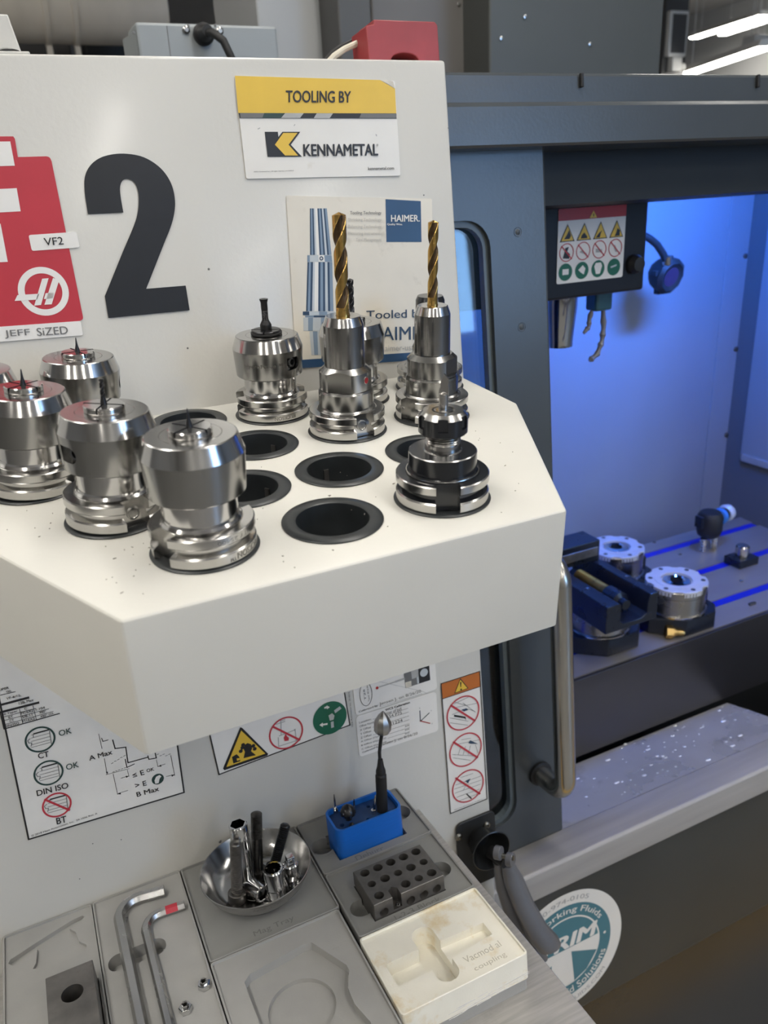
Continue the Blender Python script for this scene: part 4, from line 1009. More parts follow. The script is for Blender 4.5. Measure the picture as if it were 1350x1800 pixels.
# hex key tray
r, b = organiser('organiser_tray', 'grey tray with finger slot holding two big hex keys', -41.5, 47.5, -0.3, -290)
cut(b, MB(mm).prism(rrect(-36, 17, -100, -79.5, 9.5, 8), ZS - 13, ZO + 5))
flat_text(r, org_dark, '7', -15, -46, -10.5, 9)
def hexkey(label, px_end, af, p0, pc, p1, red):
    """bar along p0 - corner pc - p1 (x, y)"""
    k = thing('hex_key', label, 'hex key', PT(0, 0, 0), 'hex keys in the organiser tray')
    z = ZS + af * 0.577 + 0.12; R = af * 2.0; A, C_, B = Vector(p0), Vector(pc), Vector(p1)
    u = (A - C_).normalized(); v = (B - C_).normalized(); half = math.acos(max(-1, min(1, u.dot(v)))) / 2; d = R / math.tan(half)
    t0, t1 = C_ + u * d, C_ + v * d; cc = C_ + (u + v).normalized() * (R / math.sin(half))
    pts = [A, A.lerp(t0, 0.5)]; a0 = math.atan2((t0 - cc).y, (t0 - cc).x); a1 = math.atan2((t1 - cc).y, (t1 - cc).x)
    while a1 - a0 > PI: a1 -= 2 * PI
    while a1 - a0 < -PI: a1 += 2 * PI
    pts += [cc + Vector((math.cos(a0 + (a1 - a0) * i / 10), math.sin(a0 + (a1 - a0) * i / 10))) * R for i in range(11)] + [t1.lerp(B, 0.5), B]
    m_ = MB(mm)
    prev = None
    for i, p in enumerate(pts):
        t = (pts[min(i + 1, len(pts) - 1)] - pts[max(i - 1, 0)]).normalized(); n = Vector((-t.y, t.x)); r0 = af / 2 / math.cos(PI / 6)
        ring = [m_.v((p.x + n.x * r0 * math.cos(PI / 3 * q), p.y + n.y * r0 * math.cos(PI / 3 * q), z + r0 * math.sin(PI / 3 * q))) for q in range(6)]
        if prev:
            for q in range(6): m_.bm.faces.new((prev[q], prev[(q + 1) % 6], ring[(q + 1) % 6], ring[q]))
        else: m_.bm.faces.new(ring)
        prev = ring
    m_.bm.faces.new(prev); m_.bevel(0.35, 1, angle=45)
    m_.build('key_bar', mat('key_satin_chrome', (0.52, 0.515, 0.51), 0.26, 1.0, noise=0.10, nscale=30), k, ang=28)
    if red:
        e0, e1 = A.lerp(t0, 0.30), A.lerp(t0, 0.80); t = (e1 - e0).normalized(); n = Vector((-t.y, t.x)); r0 = af / 2 / math.cos(PI / 6) + 0.12
        w = MB(mm); R0 = [w.v((e0.x + n.x * r0 * math.cos(PI / 3 * q), e0.y + n.y * r0 * math.cos(PI / 3 * q), z + r0 * math.sin(PI / 3 * q))) for q in range(4)]
        R1 = [w.v((e1.x + n.x * r0 * math.cos(PI / 3 * q), e1.y + n.y * r0 * math.cos(PI / 3 * q), z + r0 * math.sin(PI / 3 * q))) for q in range(4)]
        for q in range(3): w.bm.faces.new((R0[q], R0[q + 1], R1[q + 1], R1[q]))
        w.build('red_paint_mark', sk_red, k, ang=20)
hexkey('thicker hex key lying left in the finger-slot tray', 0, 10.0, (28, -27.5), (-19, -20.5), (-16.5, -282), False)
hexkey('slimmer hex key with a red mark on its short arm', 0, 8.0, (42.5, -56.5), (2, -53.5), (4.5, -282), True)
def nut(x, y, label, rz):
    k = thing('hex_nut', label, 'nut', PT(x, y, ZS) @ RZ(rz), 'loose nuts in the hex key tray')
    MB(mm).lathe([(2.5, 0.15), (5.2, 0.15), (5.75, 0.7), (5.75, 5.0), (5.2, 5.6), (3.4, 5.7), (3.3, 8.2), (2.6, 8.4)], 6, wrap=True).build('nut_body', chrome, k)
    MB(mm).lathe([(2.5, 0.3), (2.5, 8.3), (1.9, 7.6), (2.2, 6.8), (1.9, 6.0), (2.2, 5.2), (1.9, 4.4), (2.2, 3.6), (2.2, 0.3)], 20, wrap=True).build('thread', boltsteel, k)
nut(38.6, -158, 'small shiny hex nut near the right tray rim', 12)
nut(19, -173.5, 'small shiny hex nut left of and below the other', -8)
# magnetic bowl tray
r, b = organiser('organiser_tray', 'grey tray lettered below the steel bowl', 48.5, 178, -0.3, -136.4, org_grey2)
flat_text(r, org_dark, 'Mag Tray', 94, -128.5, 134, 8.5)
bx, by = 115.5, -69
bw = thing('magnetic_bowl', 'round polished steel bowl holding sockets and bolts', 'bowl', PT(bx, by, ZS))
MB(mm).lathe([(0, 4.0), (27, 4.0), (33, 4.8), (41, 8.5), (48, 16), (53, 25.5), (55.0, 28.6), (55.9, 28.6), (56, 27.8), (50, 15), (43, 6.6), (35, 3.4), (27, 2.6), (0, 2.6)], 72).build('bowl_shell', mat('bowl_steel', (0.46, 0.455, 0.45), 0.17, 1.0, noise=0.06, nscale=20), bw, ang=40)
MB(mm).cyl(30, 0.1, 2.55, 40).build('magnet_foot', rubber, bw)
MB(mm).lathe([(20, 4.02), (20.4, 4.25), (20.8, 4.02)], 48).build('base_groove', boltsteel, bw)
BZ = ZS + 4.3
def bolt_lathe(r, L, hr, hh, thr0, pitch=2.0):
    p = [(0, 0.05), (hr * 0.94, 0.05), (hr, 0.6), (hr, hh - 0.5), (hr * 0.95, hh), (r * 1.02, hh), (r, hh + 0.8), (r, thr0)]
    z = thr0
    while z < L - 2.5:
        p += [(r * 0.77, z + pitch * 0.4), (r, z + pitch * 0.8), (r, z + pitch)]; z += pitch
    return p + [(r * 0.86, L - 1.2), (r * 0.6, L), (0, L)]
def bolt(base_px, top_py, label, r, hr, hh, thr, z0=0.0, M=None, L=None, m=boltsteel):
    p = panz(base_px, (BZ + z0) * mm)
    L = L or pzat(p, top_py) / mm
    k = thing('socket_head_bolt', label, 'bolt', (PM @ T(p.x, p.y, p.z)) @ (M or Matrix.Identity(4)), 'bolts in the steel bowl')
    MB(mm).lathe(bolt_lathe(r, L, hr, hh, thr if thr else hh + 1.5), 22).build('bolt_body', m, k, ang=50)
    return k
bolt((417, 1583), 1484, 'long grey socket bolt standing at front left of the bowl', 5.7, 9.0, 10.5, None, M=RY(7))
bolt((453, 1541), 1434, 'tall dark bolt with smooth shank standing at the back of the bowl', 5.8, 9.0, 10.0, 48, M=RY(7), m=mat('bolt_dark', (0.12, 0.115, 0.11), 0.30, 1.0, noise=0.2, nscale=200))
bolt((478, 1536), 1460, 'black bolt leaning to the right in the bowl', 5.4, 8.4, 9.5, None, M=RY(27) @ RX(-8), L=53, m=carbide, z0=2.2)
def socket(base_px, top_py, label, r0, r1, hexr, pts, z0=0, name='socket'):
    p = panz(base_px, (BZ + z0) * mm); L = pzat(p, top_py) / mm
    k = thing('socket', label, 'socket', PM @ T(p.x, p.y, p.z), 'sockets in the steel bowl')
    b = MB(mm).lathe([(0, 0.05), (r0 * 0.93, 0.05), (r0, 1.0), (r0, L * 0.35), (r1, L * 0.42), (r1, L - 1.2), (r1 - 0.9, L), (0, L)], 40).build('socket_body', chrome, k)
    c = MB(mm)
    if pts == 6: prof = [(hexr * math.cos(PI / 3 * i), hexr * math.sin(PI / 3 * i)) for i in range(6)]
    else: prof = [((hexr if i % 2 else hexr * 0.90) * math.cos(PI / 12 * i), (hexr if i % 2 else hexr * 0.90) * math.sin(PI / 12 * i)) for i in range(24)]
    c.prism(prof, L - 16, L + 3); cut(b, c)
    MB(mm).cyl(hexr * 0.86, L - 15.9, L - 15.4, 24).build('socket_floor', bore_shade, k)
    return k
socket((437, 1560), 1448, 'tall chrome six-point deep socket standing at the back of the bowl', 9.2, 9.2, 7.6, 6)
socket((488, 1577), 1526, 'short chrome twelve-point socket standing at the front of the bowl', 9.0, 10.2, 8.2, 12)
p = panz((516, 1552), BZ * mm)
k = thing('drive_adapter', 'small chrome drive adapter with square end at bowl right', 'adapter', PM @ T(p.x, p.y, p.z))
MB(mm).lathe([(0, 0.1), (8.0, 0.1), (8.6, 1), (8.6, 9), (7.4, 13), (7.8, 17), (7.8, 24), (6.8, 25), (0, 25)], 32).build('adapter_body', chrome, k)
MB(mm).box(-3.9, 3.9, -3.9, 3.9, 25.05, 34).bevel(0.8, 2).build('square_drive', chrome, k)
MB(mm).lathe([(0, 0), (1.6, 0), (1.1, 0.7), (0, 0.9)], 12, along((0, -3.95, 30), (0, -1, 0))).build('ball_detent', boltsteel, k)
p = panz((449, 1573), BZ * mm)
k = thing('socket', 'chrome socket lying on its side between the bolt and the twelve-point socket', 'socket', PM @ T(p.x, p.y, p.z + 0.0087) @ RZ(20) @ RX(90), 'sockets in the steel bowl')
b = MB(mm).lathe([(0, -14), (7.6, -14), (8.2, -13), (8.4, 0), (8.4, 13), (7.6, 14), (0, 14)], 36).build('socket_body', chrome, k)
cut(b, MB(mm).prism([(6.2 * math.cos(PI / 3 * i), 6.2 * math.sin(PI / 3 * i)) for i in range(6)], 4, 17))

# pen tray with the blue box
r, b = organiser('organiser_tray', 'grey tray with round finger holes around the blue box', 179.5, 306.5, -0.3, -88.7, org_grey2)
for x_, y_ in ((194, -45), (290, -40)): cut(b, MB(mm).cyl(12.5, ZS - 14, ZO + 5, 36, x=x_, y=y_))
BX0, BX1, BY0, BY1 = 203.5, 281, -74, -33
cut(b, MB(mm).prism([(BX0 - 1.2, BY0 - 1.2), (BX1 + 1.2, BY0 - 1.2), (BX1 + 1.2, BY1 + 1.2), (BX0 - 1.2, BY1 + 1.2)], ZS - 9, ZO + 5))
flat_text(r, org_dark, 'Deburr', 218, -85.5, 250, 7.5)
bb = thing('blue_box', 'bright blue open box holding a black pen and small tools', 'box', PT(0, 0, 0))
o = MB(mm).prism(rrect(BX0, BX1, BY0, BY1, 9, 7), ZS - 8.9, ZS + 33.5).build('box_shell', blue_plastic, bb, ang=20)
cut(o, MB(mm).prism(rrect(BX0 + 2.4, BX1 - 2.4, BY0 + 2.4, BY1 - 2.4, 7, 7), ZS + 20, ZS + 40))
o = MB(mm).prism(rrect(BX0 + 2.7, BX1 - 2.7, BY0 + 2.7, BY1 - 2.7, 6.6, 7), ZS + 20.1, ZS + 27.5).build('holder_insert', blue_insert, bb)
for x_, y_, q in ((215, -58, 2.6), (243, -64, 2.2), (225, -42, 2.0), (252, -45, 2.2), (236, -40, 2.0)): cut(o, MB(mm).cyl(q, ZS + 22, ZS + 32, 16, x=x_, y=y_))
# black pen with a cone head
base = panz((672, 1424), (ZS + 27.8) * mm)
def up_at(px, Y): return pany(px, Y)
Yp = base.y
pp = [up_at(q, Yp) for q in ((674, 1422), (671, 1345))]
pen = thing('deburring_pen', 'black pen with silver cone head standing in the blue box', 'pen', PM @ T(*base))
ax = (pp[1] - pp[0]).normalized(); LL = (pp[1] - pp[0]).length / mm
Mp = along((0, 0, 0), ax)
MB(mm).lathe([(0, 0.05), (5.9, 0.05), (6.1, 2), (6.1, LL * 0.80), (5.2, LL * 0.84), (5.4, LL * 0.86), (5.4, LL * 0.90), (3.8, LL), (2.6, LL * 1.16), (0, LL * 1.16)], 24).build('pen_body', rubber, pen, Mp)
st = [up_at(q, Yp) - base for q in ((668, 1338), (667, 1322), (669, 1304), (672, 1286))]
MB().tube(st, 0.0019, 10).build('bent_stem', carbide, pen)
hd0 = up_at((672, 1288), Yp) - base; hd1 = up_at((673, 1250), Yp) - base; hl = (hd1 - hd0).length / mm
MB(mm).lathe([(0, 0), (7.4, 0.3), (9.3, hl * 0.14), (9.5, hl * 0.50), (5.2, hl * 0.80), (0.8, hl * 0.99), (0, hl)], 9).build('cone_head', mat('cone_steel', (0.42, 0.41, 0.39), 0.30, 1.0, noise=0.1, nscale=80), pen, along(hd0, hd1 - hd0), ang=30)
# small tools in the box
def rod(label, name, px0, px1, r, m, z=ZS + 27.7):
    a = panz(px0, z * mm); b = pany(px1, a.y); k = thing(name, label, 'tool', PM @ T(*a))
    L_ = (b - a).length / mm
    MB(mm).lathe([(0, 0.05), (r, 0.05), (r, L_ * 0.7), (r * 0.35, L_), (0, L_)], 12).build('rod', m, k, along((0, 0, 0), b - a)); return k
k = rod('thin pointed steel scriber at the left in the blue box', 'scriber', (590, 1428), (587, 1396), 1.1, ground)
MB(mm).lathe([(0, 0.05), (3.0, 0.05), (3.2, 4), (1.6, 7), (0, 7)], 16).build('grip', chrome, k)
rod('short thin steel pick behind the swivel head in the blue box', 'pick', (623, 1424), (622, 1404), 1.0, ground)
k = rod('short steel blade holder left of the black pen', 'blade_holder', (657, 1430), (660, 1398), 1.6, ground)
MB(mm).lathe([(0, 0.05), (2.6, 0.05), (2.6, 5), (0, 5)], 14).build('ferrule', chrome, k)
p = panz((613, 1440), (ZS + 27.7) * mm)
k = thing('countersink_head', 'dark fluted countersink head lying in the blue box', 'tool', PM @ T(p.x, p.y, p.z))
c_ = MB(mm); N_ = 40
for q in range(3): pass
MB(mm).lathe([(0, 0.05), (3.5, 0.05), (3.5, 4), (8.2, 7), (8.6, 10), (6.2, 15), (1.5, 18.5), (0, 19)], 12).build('fluted_head', carbide, k)
MB(mm).lathe([(3.0, 1.5), (8.9, 8.0), (8.0, 12.0), (6.4, 13.6)], 6, M=RZ(30)).build('polished_faces', turned, k)
rod('black dart-shaped tip leaning forward from the countersink head', 'black_tip', (617, 1454), (620, 1446), 2.6, rubber)

# block tray
r, b = organiser('organiser_tray', 'grey tray holding the drilled gauge block', 179.5, 305.5, -88.9, -180.2, org_grey2)
for x_, y_ in ((196, -146), (287, -141)): cut(b, MB(mm).cyl(11, ZS - 12, ZO + 5, 36, x=x_, y=y_))
KX0, KX1, KY0, KY1 = 201.5, 277.7, -167.5, -116.7
cut(b, MB(mm).prism([(KX0 - 0.8, KY0 - 0.8), (KX1 + 0.8, KY0 - 0.8), (KX1 + 0.8, KY1 + 0.8), (KX0 - 0.8, KY1 + 0.8)], ZS - 7.5, ZO + 5))
flat_text(r, org_dark, '1-2-3 Block', 219, -179.0 + 1.2, 268, 6.6)
gb = thing('gauge_block', 'grey steel gauge block drilled with rows of dark holes', 'gauge block', PT(0, 0, 0))
GT = ZS + 18.0
o = MB(mm).box(KX0, KX1, KY0, KY1, ZS - 7.4, GT).bevel(0.5, 1).build('block_body', blocksteel, gb)
hm = MB(mm); hf = MB(mm)
for j in range(3):
    for i in range(5):
        if j == 2 and i == 1: continue
        x_ = KX0 + 9.8 + i * 14.4; y_ = KY0 + 9.0 + (2 - j) * 17.0; q = 4.9 if (i + j) % 2 == 0 or j == 0 else 4.2
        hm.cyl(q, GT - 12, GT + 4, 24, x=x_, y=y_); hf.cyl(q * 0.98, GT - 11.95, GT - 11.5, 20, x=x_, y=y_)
cut(o, hm)
hm2 = MB(mm)
for i in range(5):
    if i == 1: continue
    hm2.cyl(4.7, -6, 7.0, 24, along((KX0 + 9.8 + i * 14.4, KY0, ZS + 5.3), (0, 1, 0)))
cut(o, hm2)
cut(o, MB(mm).prism([(KX0 + 19.8, KY0 - 2), (KX0 + 29.0, KY0 - 2), (KX0 + 29.0, KY0 + 9.5), (KX0 + 24.4, KY0 + 13), (KX0 + 19.8, KY0 + 9.5)], ZS + 3, GT + 3))
hf.build('hole_floors', bore_shade, gb)['kind'] = 'stuff'
MB(mm).cyl(2.2, -1, 2.5, 16, along((KX0 + 25.5, KY0 + 1.5, ZS + 6), (0.3, 0, 1))).build('set_screw', chrome, gb)
# empty calliper-style tray
r, b = organiser('organiser_tray', 'grey tray with empty lens-shaped hollow and round dish', 48.5, 175.5, -137.0, -290)
cut(b, MB(mm).prism([(71.5, -171), (78, -165), (130, -158.5), (139, -160), (150, -183), (158, -200), (158, -206), (150, -222), (149, -240), (154, -262), (150, -275), (80, -275), (72, -262)], ZS - 9, ZO + 5))
cut(b, MB(mm).cyl(29.5, ZS - 13.5, ZO + 5, 64, x=110, y=-213))
# white tray standing on a grey base
r, b = organiser('white_organiser', 'cream white tray with cross-shaped hollows, front right of the shelf', 178.2, 304.2, -180.8, -271.6, org_white, base=-620.5)
cut(b, MB(mm).prism(rrect(222, 243.5, -261, -196, 10, 8), ZS - 20, ZO + 5))
cut(b, MB(mm).prism([(188.5, -243), (222.5, -243), (222.5, -217), (188.5, -217)], ZS - 15, ZO + 5))
cut(b, MB(mm).prism([(243, -241), (288.5, -236.5), (288.5, -221), (243, -219)], ZS - 9, ZO + 5))
flat_text(r, org_engr, 'Vacmod al', 251.5, -252.0, 289, 7.0)
flat_text(r, org_engr, 'coupling', 254.5, -264.5, 287, 6.4)
b2 = MB(mm).prism(rrect(179.5, 303, -270.5, -181.5, 3.5, 4), ZB + 0.1, -620.6).build('grey_base', org_grey, r)
st = MB(mm)
for i in range(46):
    x_ = random.uniform(225, 300); z_ = -612 + random.uniform(-7.5, 1.5) - (300 - x_) * 0.03; L_ = random.uniform(2, 9)
    st.obox((x_, -271.45, z_), (L_, 0, 0.3), (0, 0.12, 0), (0, 0, 0.22))
st.build('print_layers', mat('layer_sheen', (0.78, 0.76, 0.72), 0.2, noise=0.03, nscale=60), r)['kind'] = 'stuff'

# ------------------------------------------------------------------ cup bracket with the grey lever at the panel corner
pc = pany((800, 1462), 0.0); pr = pany((862, 1440), 0.0); lo = pany((852, 1545), 0.0)
cbk = thing('cup_bracket', 'black mounting plate with screws and hollow cup at the panel corner', 'bracket', PM @ T(pc.x, 0, pc.z))
PW, PH = PX1 - pc.x, pc.z - lo.z
MB().prism(rrect(0, PW + 0.004, -PH, 0.012, 0.008, 4), -0.0045, -0.0006, 'y').bevel(0.001).build('plate', mat('matte_black', (0.016, 0.017, 0.018), 0.5, noise=0.1, nscale=60), cbk)
for px in ((806, 1471), (855, 1450)):
    p = pany(px, -0.0045)
    MB(mm).lathe([(0, 0.05), (5.0, 0.05), (4.6, 1.8), (2.9, 3.0), (2.0, 3.0), (2.0, 1.6), (0, 1.6)], 20).build('button_screw', mat('screw_dull', (0.26, 0.25, 0.22), 0.3, 1.0, noise=0.1, nscale=80), cbk, along((p.x - pc.x, -0.0045, p.z - pc.z), (0, -1, 0)))
cc = pany((861, 1493), -0.030)
Mc = along((cc.x - pc.x, -0.0046, cc.z - pc.z), (0, -1, 0))
MB(mm).lathe([(0, 0), (15, 0), (17, 3), (21.5, 20), (26.3, 28), (27.2, 29), (26.0, 29.6), (23.8, 27), (17.0, 12), (13, 2.5), (0, 2.0)], 48).build('cup', mat('cup_black', (0.011, 0.012, 0.013), 0.40, noise=0.1, nscale=60, coat=0.2), cbk, Mc, ang=30)
lv = thing('lever_arm', 'glossy grey cast lever hanging from the black cup before the round sticker', 'lever', PM @ T(cc.x, 0, cc.z))
o3 = Vector((cc.x, 0, cc.z))
def lp(px, y): return pany(px, y) - o3
# main arm: tapered bar swept through four sections
def sweep(secs, name, m, bev=0.002):
    b = MB(); prev = None
    for c, hx, hy in secs:
        ring = [b.v(c + Vector((hx * math.cos(2 * PI * k / 12 + PI / 12) * 1.0, hy * math.sin(2 * PI * k / 12 + PI / 12), 0))) for k in range(12)]
        if prev:
            for k in range(12): b.bm.faces.new((prev[k], prev[(k + 1) % 12], ring[(k + 1) % 12], ring[k]))
        else: b.bm.faces.new(ring)
        prev = ring
    b.bm.faces.new(prev)
    return b.build(name, m, lv, ang=40)
sweep([(lp((892, 1518), -0.045), 0.009, 0.008), (lp((902, 1545), -0.048), 0.0135, 0.009), (lp((920, 1590), -0.055), 0.0145, 0.010), (lp((942, 1630), -0.062), 0.0155, 0.011), (lp((958, 1652), -0.066), 0.0185, 0.012), (lp((966, 1665), -0.067), 0.0170, 0.010)], 'arm', lever_grey)
sweep([(lp((874, 1515), -0.034), 0.0055, 0.007), (lp((884, 1560), -0.036), 0.0095, 0.007), (lp((908, 1620), -0.040), 0.0135, 0.007), (lp((946, 1690), -0.046), 0.0155, 0.007)], 'rear_rib', lever_grey)
sweep([(lp((884, 1535), -0.040), 0.0025, 0.007), (lp((903, 1590), -0.044), 0.0030, 0.007), (lp((940, 1668), -0.050), 0.0045, 0.007)], 'middle_rib', lever_grey)
a = lp((873, 1497), -0.034); b_ = lp((892, 1506), -0.050)
MB(mm).cyl(8.0, 0, 26, 28).build('pivot_pin', rubber, lv, along(lp((862, 1497), -0.024), (0.25, -1, 0.0)))
for c, y0, y1 in ((lp((876, 1499), -0.050), 0, 0), (lp((897, 1511), -0.060), 0, 0)):
    MB(mm).cyl(8.5, -4.0, 4.0, 28).bevel(0.8).build('knuckle', lever_grey, lv, along(c, (0.55, -0.8, 0.1)))
MB(mm).cyl(3.0, -12, 12, 18).build('pivot_bolt', mat('screw_dull', (0.26, 0.25, 0.22), 0.3), lv, along(lp((887, 1505), -0.055), (0.55, -0.8, 0.1)))

# ================================================================== signs, labels and lettering on the front panel
C1, C2 = (0, 0, 3.0), (400, 0, 3.0)
# tooling sign with yellow band
g = panel_sheet('tooling_sign', 'yellow and white sign reading TOOLING BY with a big K mark', 'sign', (36, 402), (879, 428), (102, 944), C2, sk_sign, thick=0.0012)
g.poly('yellow_band', sk_yellow, [(36, 402), (800, 424), (879, 470), (886, 600), (54, 598)])
g.poly('curled_corner', sk_cream, [(800, 424), (830, 422), (868, 432), (879, 470), (850, 450)], 2)
g.poly('stripe', sk_black, [(55, 598), (886, 600), (887, 627), (60, 625)], 2)
for pts, c_ in (([(62, 599), (190, 599), (180, 624), (66, 624)], sk_grey), ([(300, 599), (398, 599), (378, 625), (278, 625)], sk_lgrey), ([(190, 599), (298, 599), (276, 624), (180, 624)], sk_dgreen), ([(466, 600), (552, 600), (534, 626), (450, 626)], sk_lgrey), ([(700, 601), (884, 602), (885, 625), (690, 625)], sk_grey)):
    g.poly('stripe_slash', c_, pts, 3)
g.text('lettering', sk_black, 'TOOLING BY', (304, 543), (646, 545), (303, 479), bold=0.022)
g.poly('emblem', sk_black, [(193, 697), (262, 697), (265, 724), (286, 697), (380, 697), (330, 765), (389, 828), (208, 829)], 2)
g.poly('emblem_arrow', sk_yellow, [(290, 703), (365, 703), (318, 765), (368, 822), (300, 822), (246, 765)], 3)
g.text('lettering', sk_black, 'KENNAMETAL', (397, 826), (790, 822), (394, 762), bold=0.03)
g.text('lettering', sk_black, '®', (780, 772), (790, 772), (780, 760))
g.text('lettering', sk_black, 'kennametal.com', (737, 899), (873, 896), (736, 882), bold=0.008)
g.text('lettering', sk_black, '©2013 Kennametal Inc. | All rights reserved. | A-13-03215', (135, 912), (345, 906), (135, 904), bold=0.005)
for pts in ([(155, 680), (168, 674), (170, 678), (158, 685)], [(345, 664), (352, 656), (355, 659), (348, 667)], [(776, 708), (784, 712), (784, 722), (779, 718)]):
    g.poly('scuff', sk_lgrey, pts, 1)
g.done()
# poster with the printed tool holder
CH = (500, 340, 4.821)
g = panel_sheet('tool_poster', 'worn cream poster with printed tool holder and dark blue square', 'poster', (12, 20), (1247, 46), (150, 1480), CH, sk_cream, thick=0.0008)
W_, H_ = g.W, g.H
g.polyl('bottom_band', sk_blue, [(0, 0), (W_, 0), (W_, 0.008), (0, 0.008)])
g.poly('blue_square', sk_blue, [(852, 50), (1150, 66), (1157, 412), (860, 412)])
g.text('lettering', sk_sign, 'HAIMER.', (897, 242), (1140, 240), (896, 184), bold=0.022)
g.text('lettering', sk_sign, 'Quality Wins.', (865, 276), (995, 276), (864, 254), bold=0.012)
for t_, y_, m_ in (('Tooling Technology', 187, sk_grey), ('Shrinking Technology', 245, sk_fade), ('Balancing Technology', 303, sk_fade), ('Measuring Instruments', 360, sk_fade), ('Tool Management', 415, sk_fade)):
    x_ = {415: 600, 187: 550}.get(y_, 535)
    g.text('lettering', m_, t_, (x_, y_), (816, y_), (x_, y_ - 36), bold=0.004)
g.text('lettering', sk_navy, 'Tooled by', (690, 1088), (1180, 1070), (688, 994), bold=0.006)
g.text('lettering', sk_navy, 'HAIMER', (722, 1247), (1235, 1236), (720, 1132), bold=0.006)
g.text('lettering', sk_lgrey, 'haimer-usa.com', (816, 1340), (1215, 1322), (814, 1288), bold=0.002)
def shade(outline_l, outline_r, y0, y1, bands):
    """printed metal cylinder: vertical bands between a left and right edge (x at y0, x at y1)"""
    (l0, l1), (r0, r1) = outline_l, outline_r
    for a, b_, m_ in bands:
        g.poly('printed_tool', m_, [(l0 + (r0 - l0) * a, y0), (l0 + (r0 - l0) * b_, y0), (l1 + (r1 - l1) * b_, y1), (l1 + (r1 - l1) * a, y1)], 1)
D_, L1, L2, L3 = sk_navy, sk_lsteel, sk_steelb, sk_sign
bands = [(0, .06, D_), (.06, .14, L2), (.14, .22, D_), (.22, .30, L1), (.30, .44, L3), (.44, .52, D_), (.52, .62, L2), (.62, .70, D_), (.70, .80, L1), (.80, .88, D_), (.88, 1, L2)]
shade((212, 214), (355, 395), 128, 522, bands)
shade((190, 190), (395, 402), 524, 580, [(0, .1, L2), (.1, .45, L1), (.45, .7, L3), (.7, 1, L2)])
g.ring('printed_tool', sk_navy, (308, 551), 0.0010, 0.0019, 3)
shade((192, 180), (402, 412), 582, 998, bands)
shade((152, 152), (425, 430), 1000, 1032, [(0, .2, D_), (.2, .5, L1), (.5, .75, L2), (.75, 1, L1)])
shade((172, 172), (415, 420), 1034, 1050, [(0, .3, L2), (.3, .7, D_), (.7, 1, L2)])
shade((156, 158), (430, 420), 1052, 1165, [(0, .15, L1), (.15, .3, L2), (.3, .55, L1), (.55, .8, L2), (.8, 1, D_)])
shade((208, 226), (400, 385), 1168, 1368, [(0, .15, L1), (.15, .35, L2), (.35, .5, L1), (.5, .8, D_), (.8, 1, L2)])
g.done()
# the big digit
g = panel_sheet('number_decal', 'very large black number 2 on the white panel', 'decal', (440, 805), (1010, 790), (560, 1690), C1, sk_navyblack, board=False)
def smooth(pts, n=4):
    out = []
    for i in range(len(pts)):
        p0, p1, p2, p3 = [Vector(pts[(i + k - 1) % len(pts)]) for k in range(4)]
        if p1.x < -1e8: continue
        for k in range(n):
            t = k / n; out.append(tuple(0.5 * ((2 * p1) + (p2 - p0) * t + (2 * p0 - 5 * p1 + 4 * p2 - p3) * t * t + (3 * p1 - p0 - 3 * p2 + p3) * t ** 3)))
    return out
def spline(pts, n=5):
    e = [pts[0]] + pts + [pts[-1]]; out = []
    for i in range(1, len(e) - 2):
        p0, p1, p2, p3 = [Vector(q) for q in e[i - 1:i + 3]]
        for k in range(n):
            t = k / n; out.append(tuple(0.5 * ((2 * p1) + (p2 - p0) * t + (2 * p0 - 5 * p1 + 4 * p2 - p3) * t * t + (3 * p1 - p0 - 3 * p2 + p3) * t ** 3)))
    return out + [pts[-1]]
outer = spline([(463, 1130), (447, 1020), (446, 940), (467, 885), (510, 843), (570, 819), (650, 811), (740, 824), (812, 860), (868, 912), (906, 980), (922, 1060), (917, 1130), (898, 1200), (862, 1290), (770, 1523)])
inner = spline([(552, 1562), (640, 1345), (707, 1185), (727, 1110), (730, 1040), (721, 990), (700, 956), (668, 944), (645, 954), (633, 985), (635, 1035), (650, 1121)])
g.poly('digit', sk_navyblack, outer + [(978, 1506), (999, 1636), (571, 1677)] + inner)
g.done()
# red machine plate, with the round emblem, running out of the picture on the left
g = panel_sheet('red_plate', 'red plate with white letter and round H emblem at the left edge', 'plate', (-420, 722), (75, 720), (-300, 1740), C1, sk_red, board=False)
g.poly('plate_face', sk_red, [(-420, 720), (70, 720), (78, 732), (94, 829), (245, 825)] + spline([(245, 825), (262, 832), (272, 852)], 4) + [(436, 1665)] + spline([(436, 1665), (436, 1682), (420, 1692)], 4) + [(-260, 1765)], 0)
g.poly('white_letter', sk_white, [(-400, 752), (54, 747), (78, 875), (-120, 880), (-98, 1002), (88, 993), (109, 1115), (-75, 1125), (-58, 1190), (3, 1180), (41, 1381), (-320, 1402)], 1)
g.ring('emblem', sk_white, (230, 1537), g.rad((230, 1537), (328, 1530)) * 0.99, g.rad((230, 1537), (361, 1528)), 1, 48)
for pts in ([(222, 1470), (256, 1467), (216, 1608), (180, 1612)], [(279, 1466), (312, 1476), (272, 1605), (234, 1607)], [(77, 1587), (92, 1556), (206, 1549), (196, 1580)], [(240, 1546), (285, 1543), (277, 1574), (231, 1577)]):
    g.poly('emblem', sk_white, pts, 2)
g.done()
g = panel_sheet('printed_label', 'small white label reading VF2 on the red plate edge', 'label', (150, 1240), (404, 1223), (165, 1324), C1, sk_white, thick=0.0010)
g.text('lettering', sk_black, 'VF2', (236, 1297), (336, 1290), (228, 1256), bold=0.004); g.done()
g = panel_sheet('handwritten_label', 'white strip label reading JEFF SiZED under the red plate', 'label', (-140, 1733), (425, 1692), (-120, 1812), C1, sk_white, thick=0.0010)
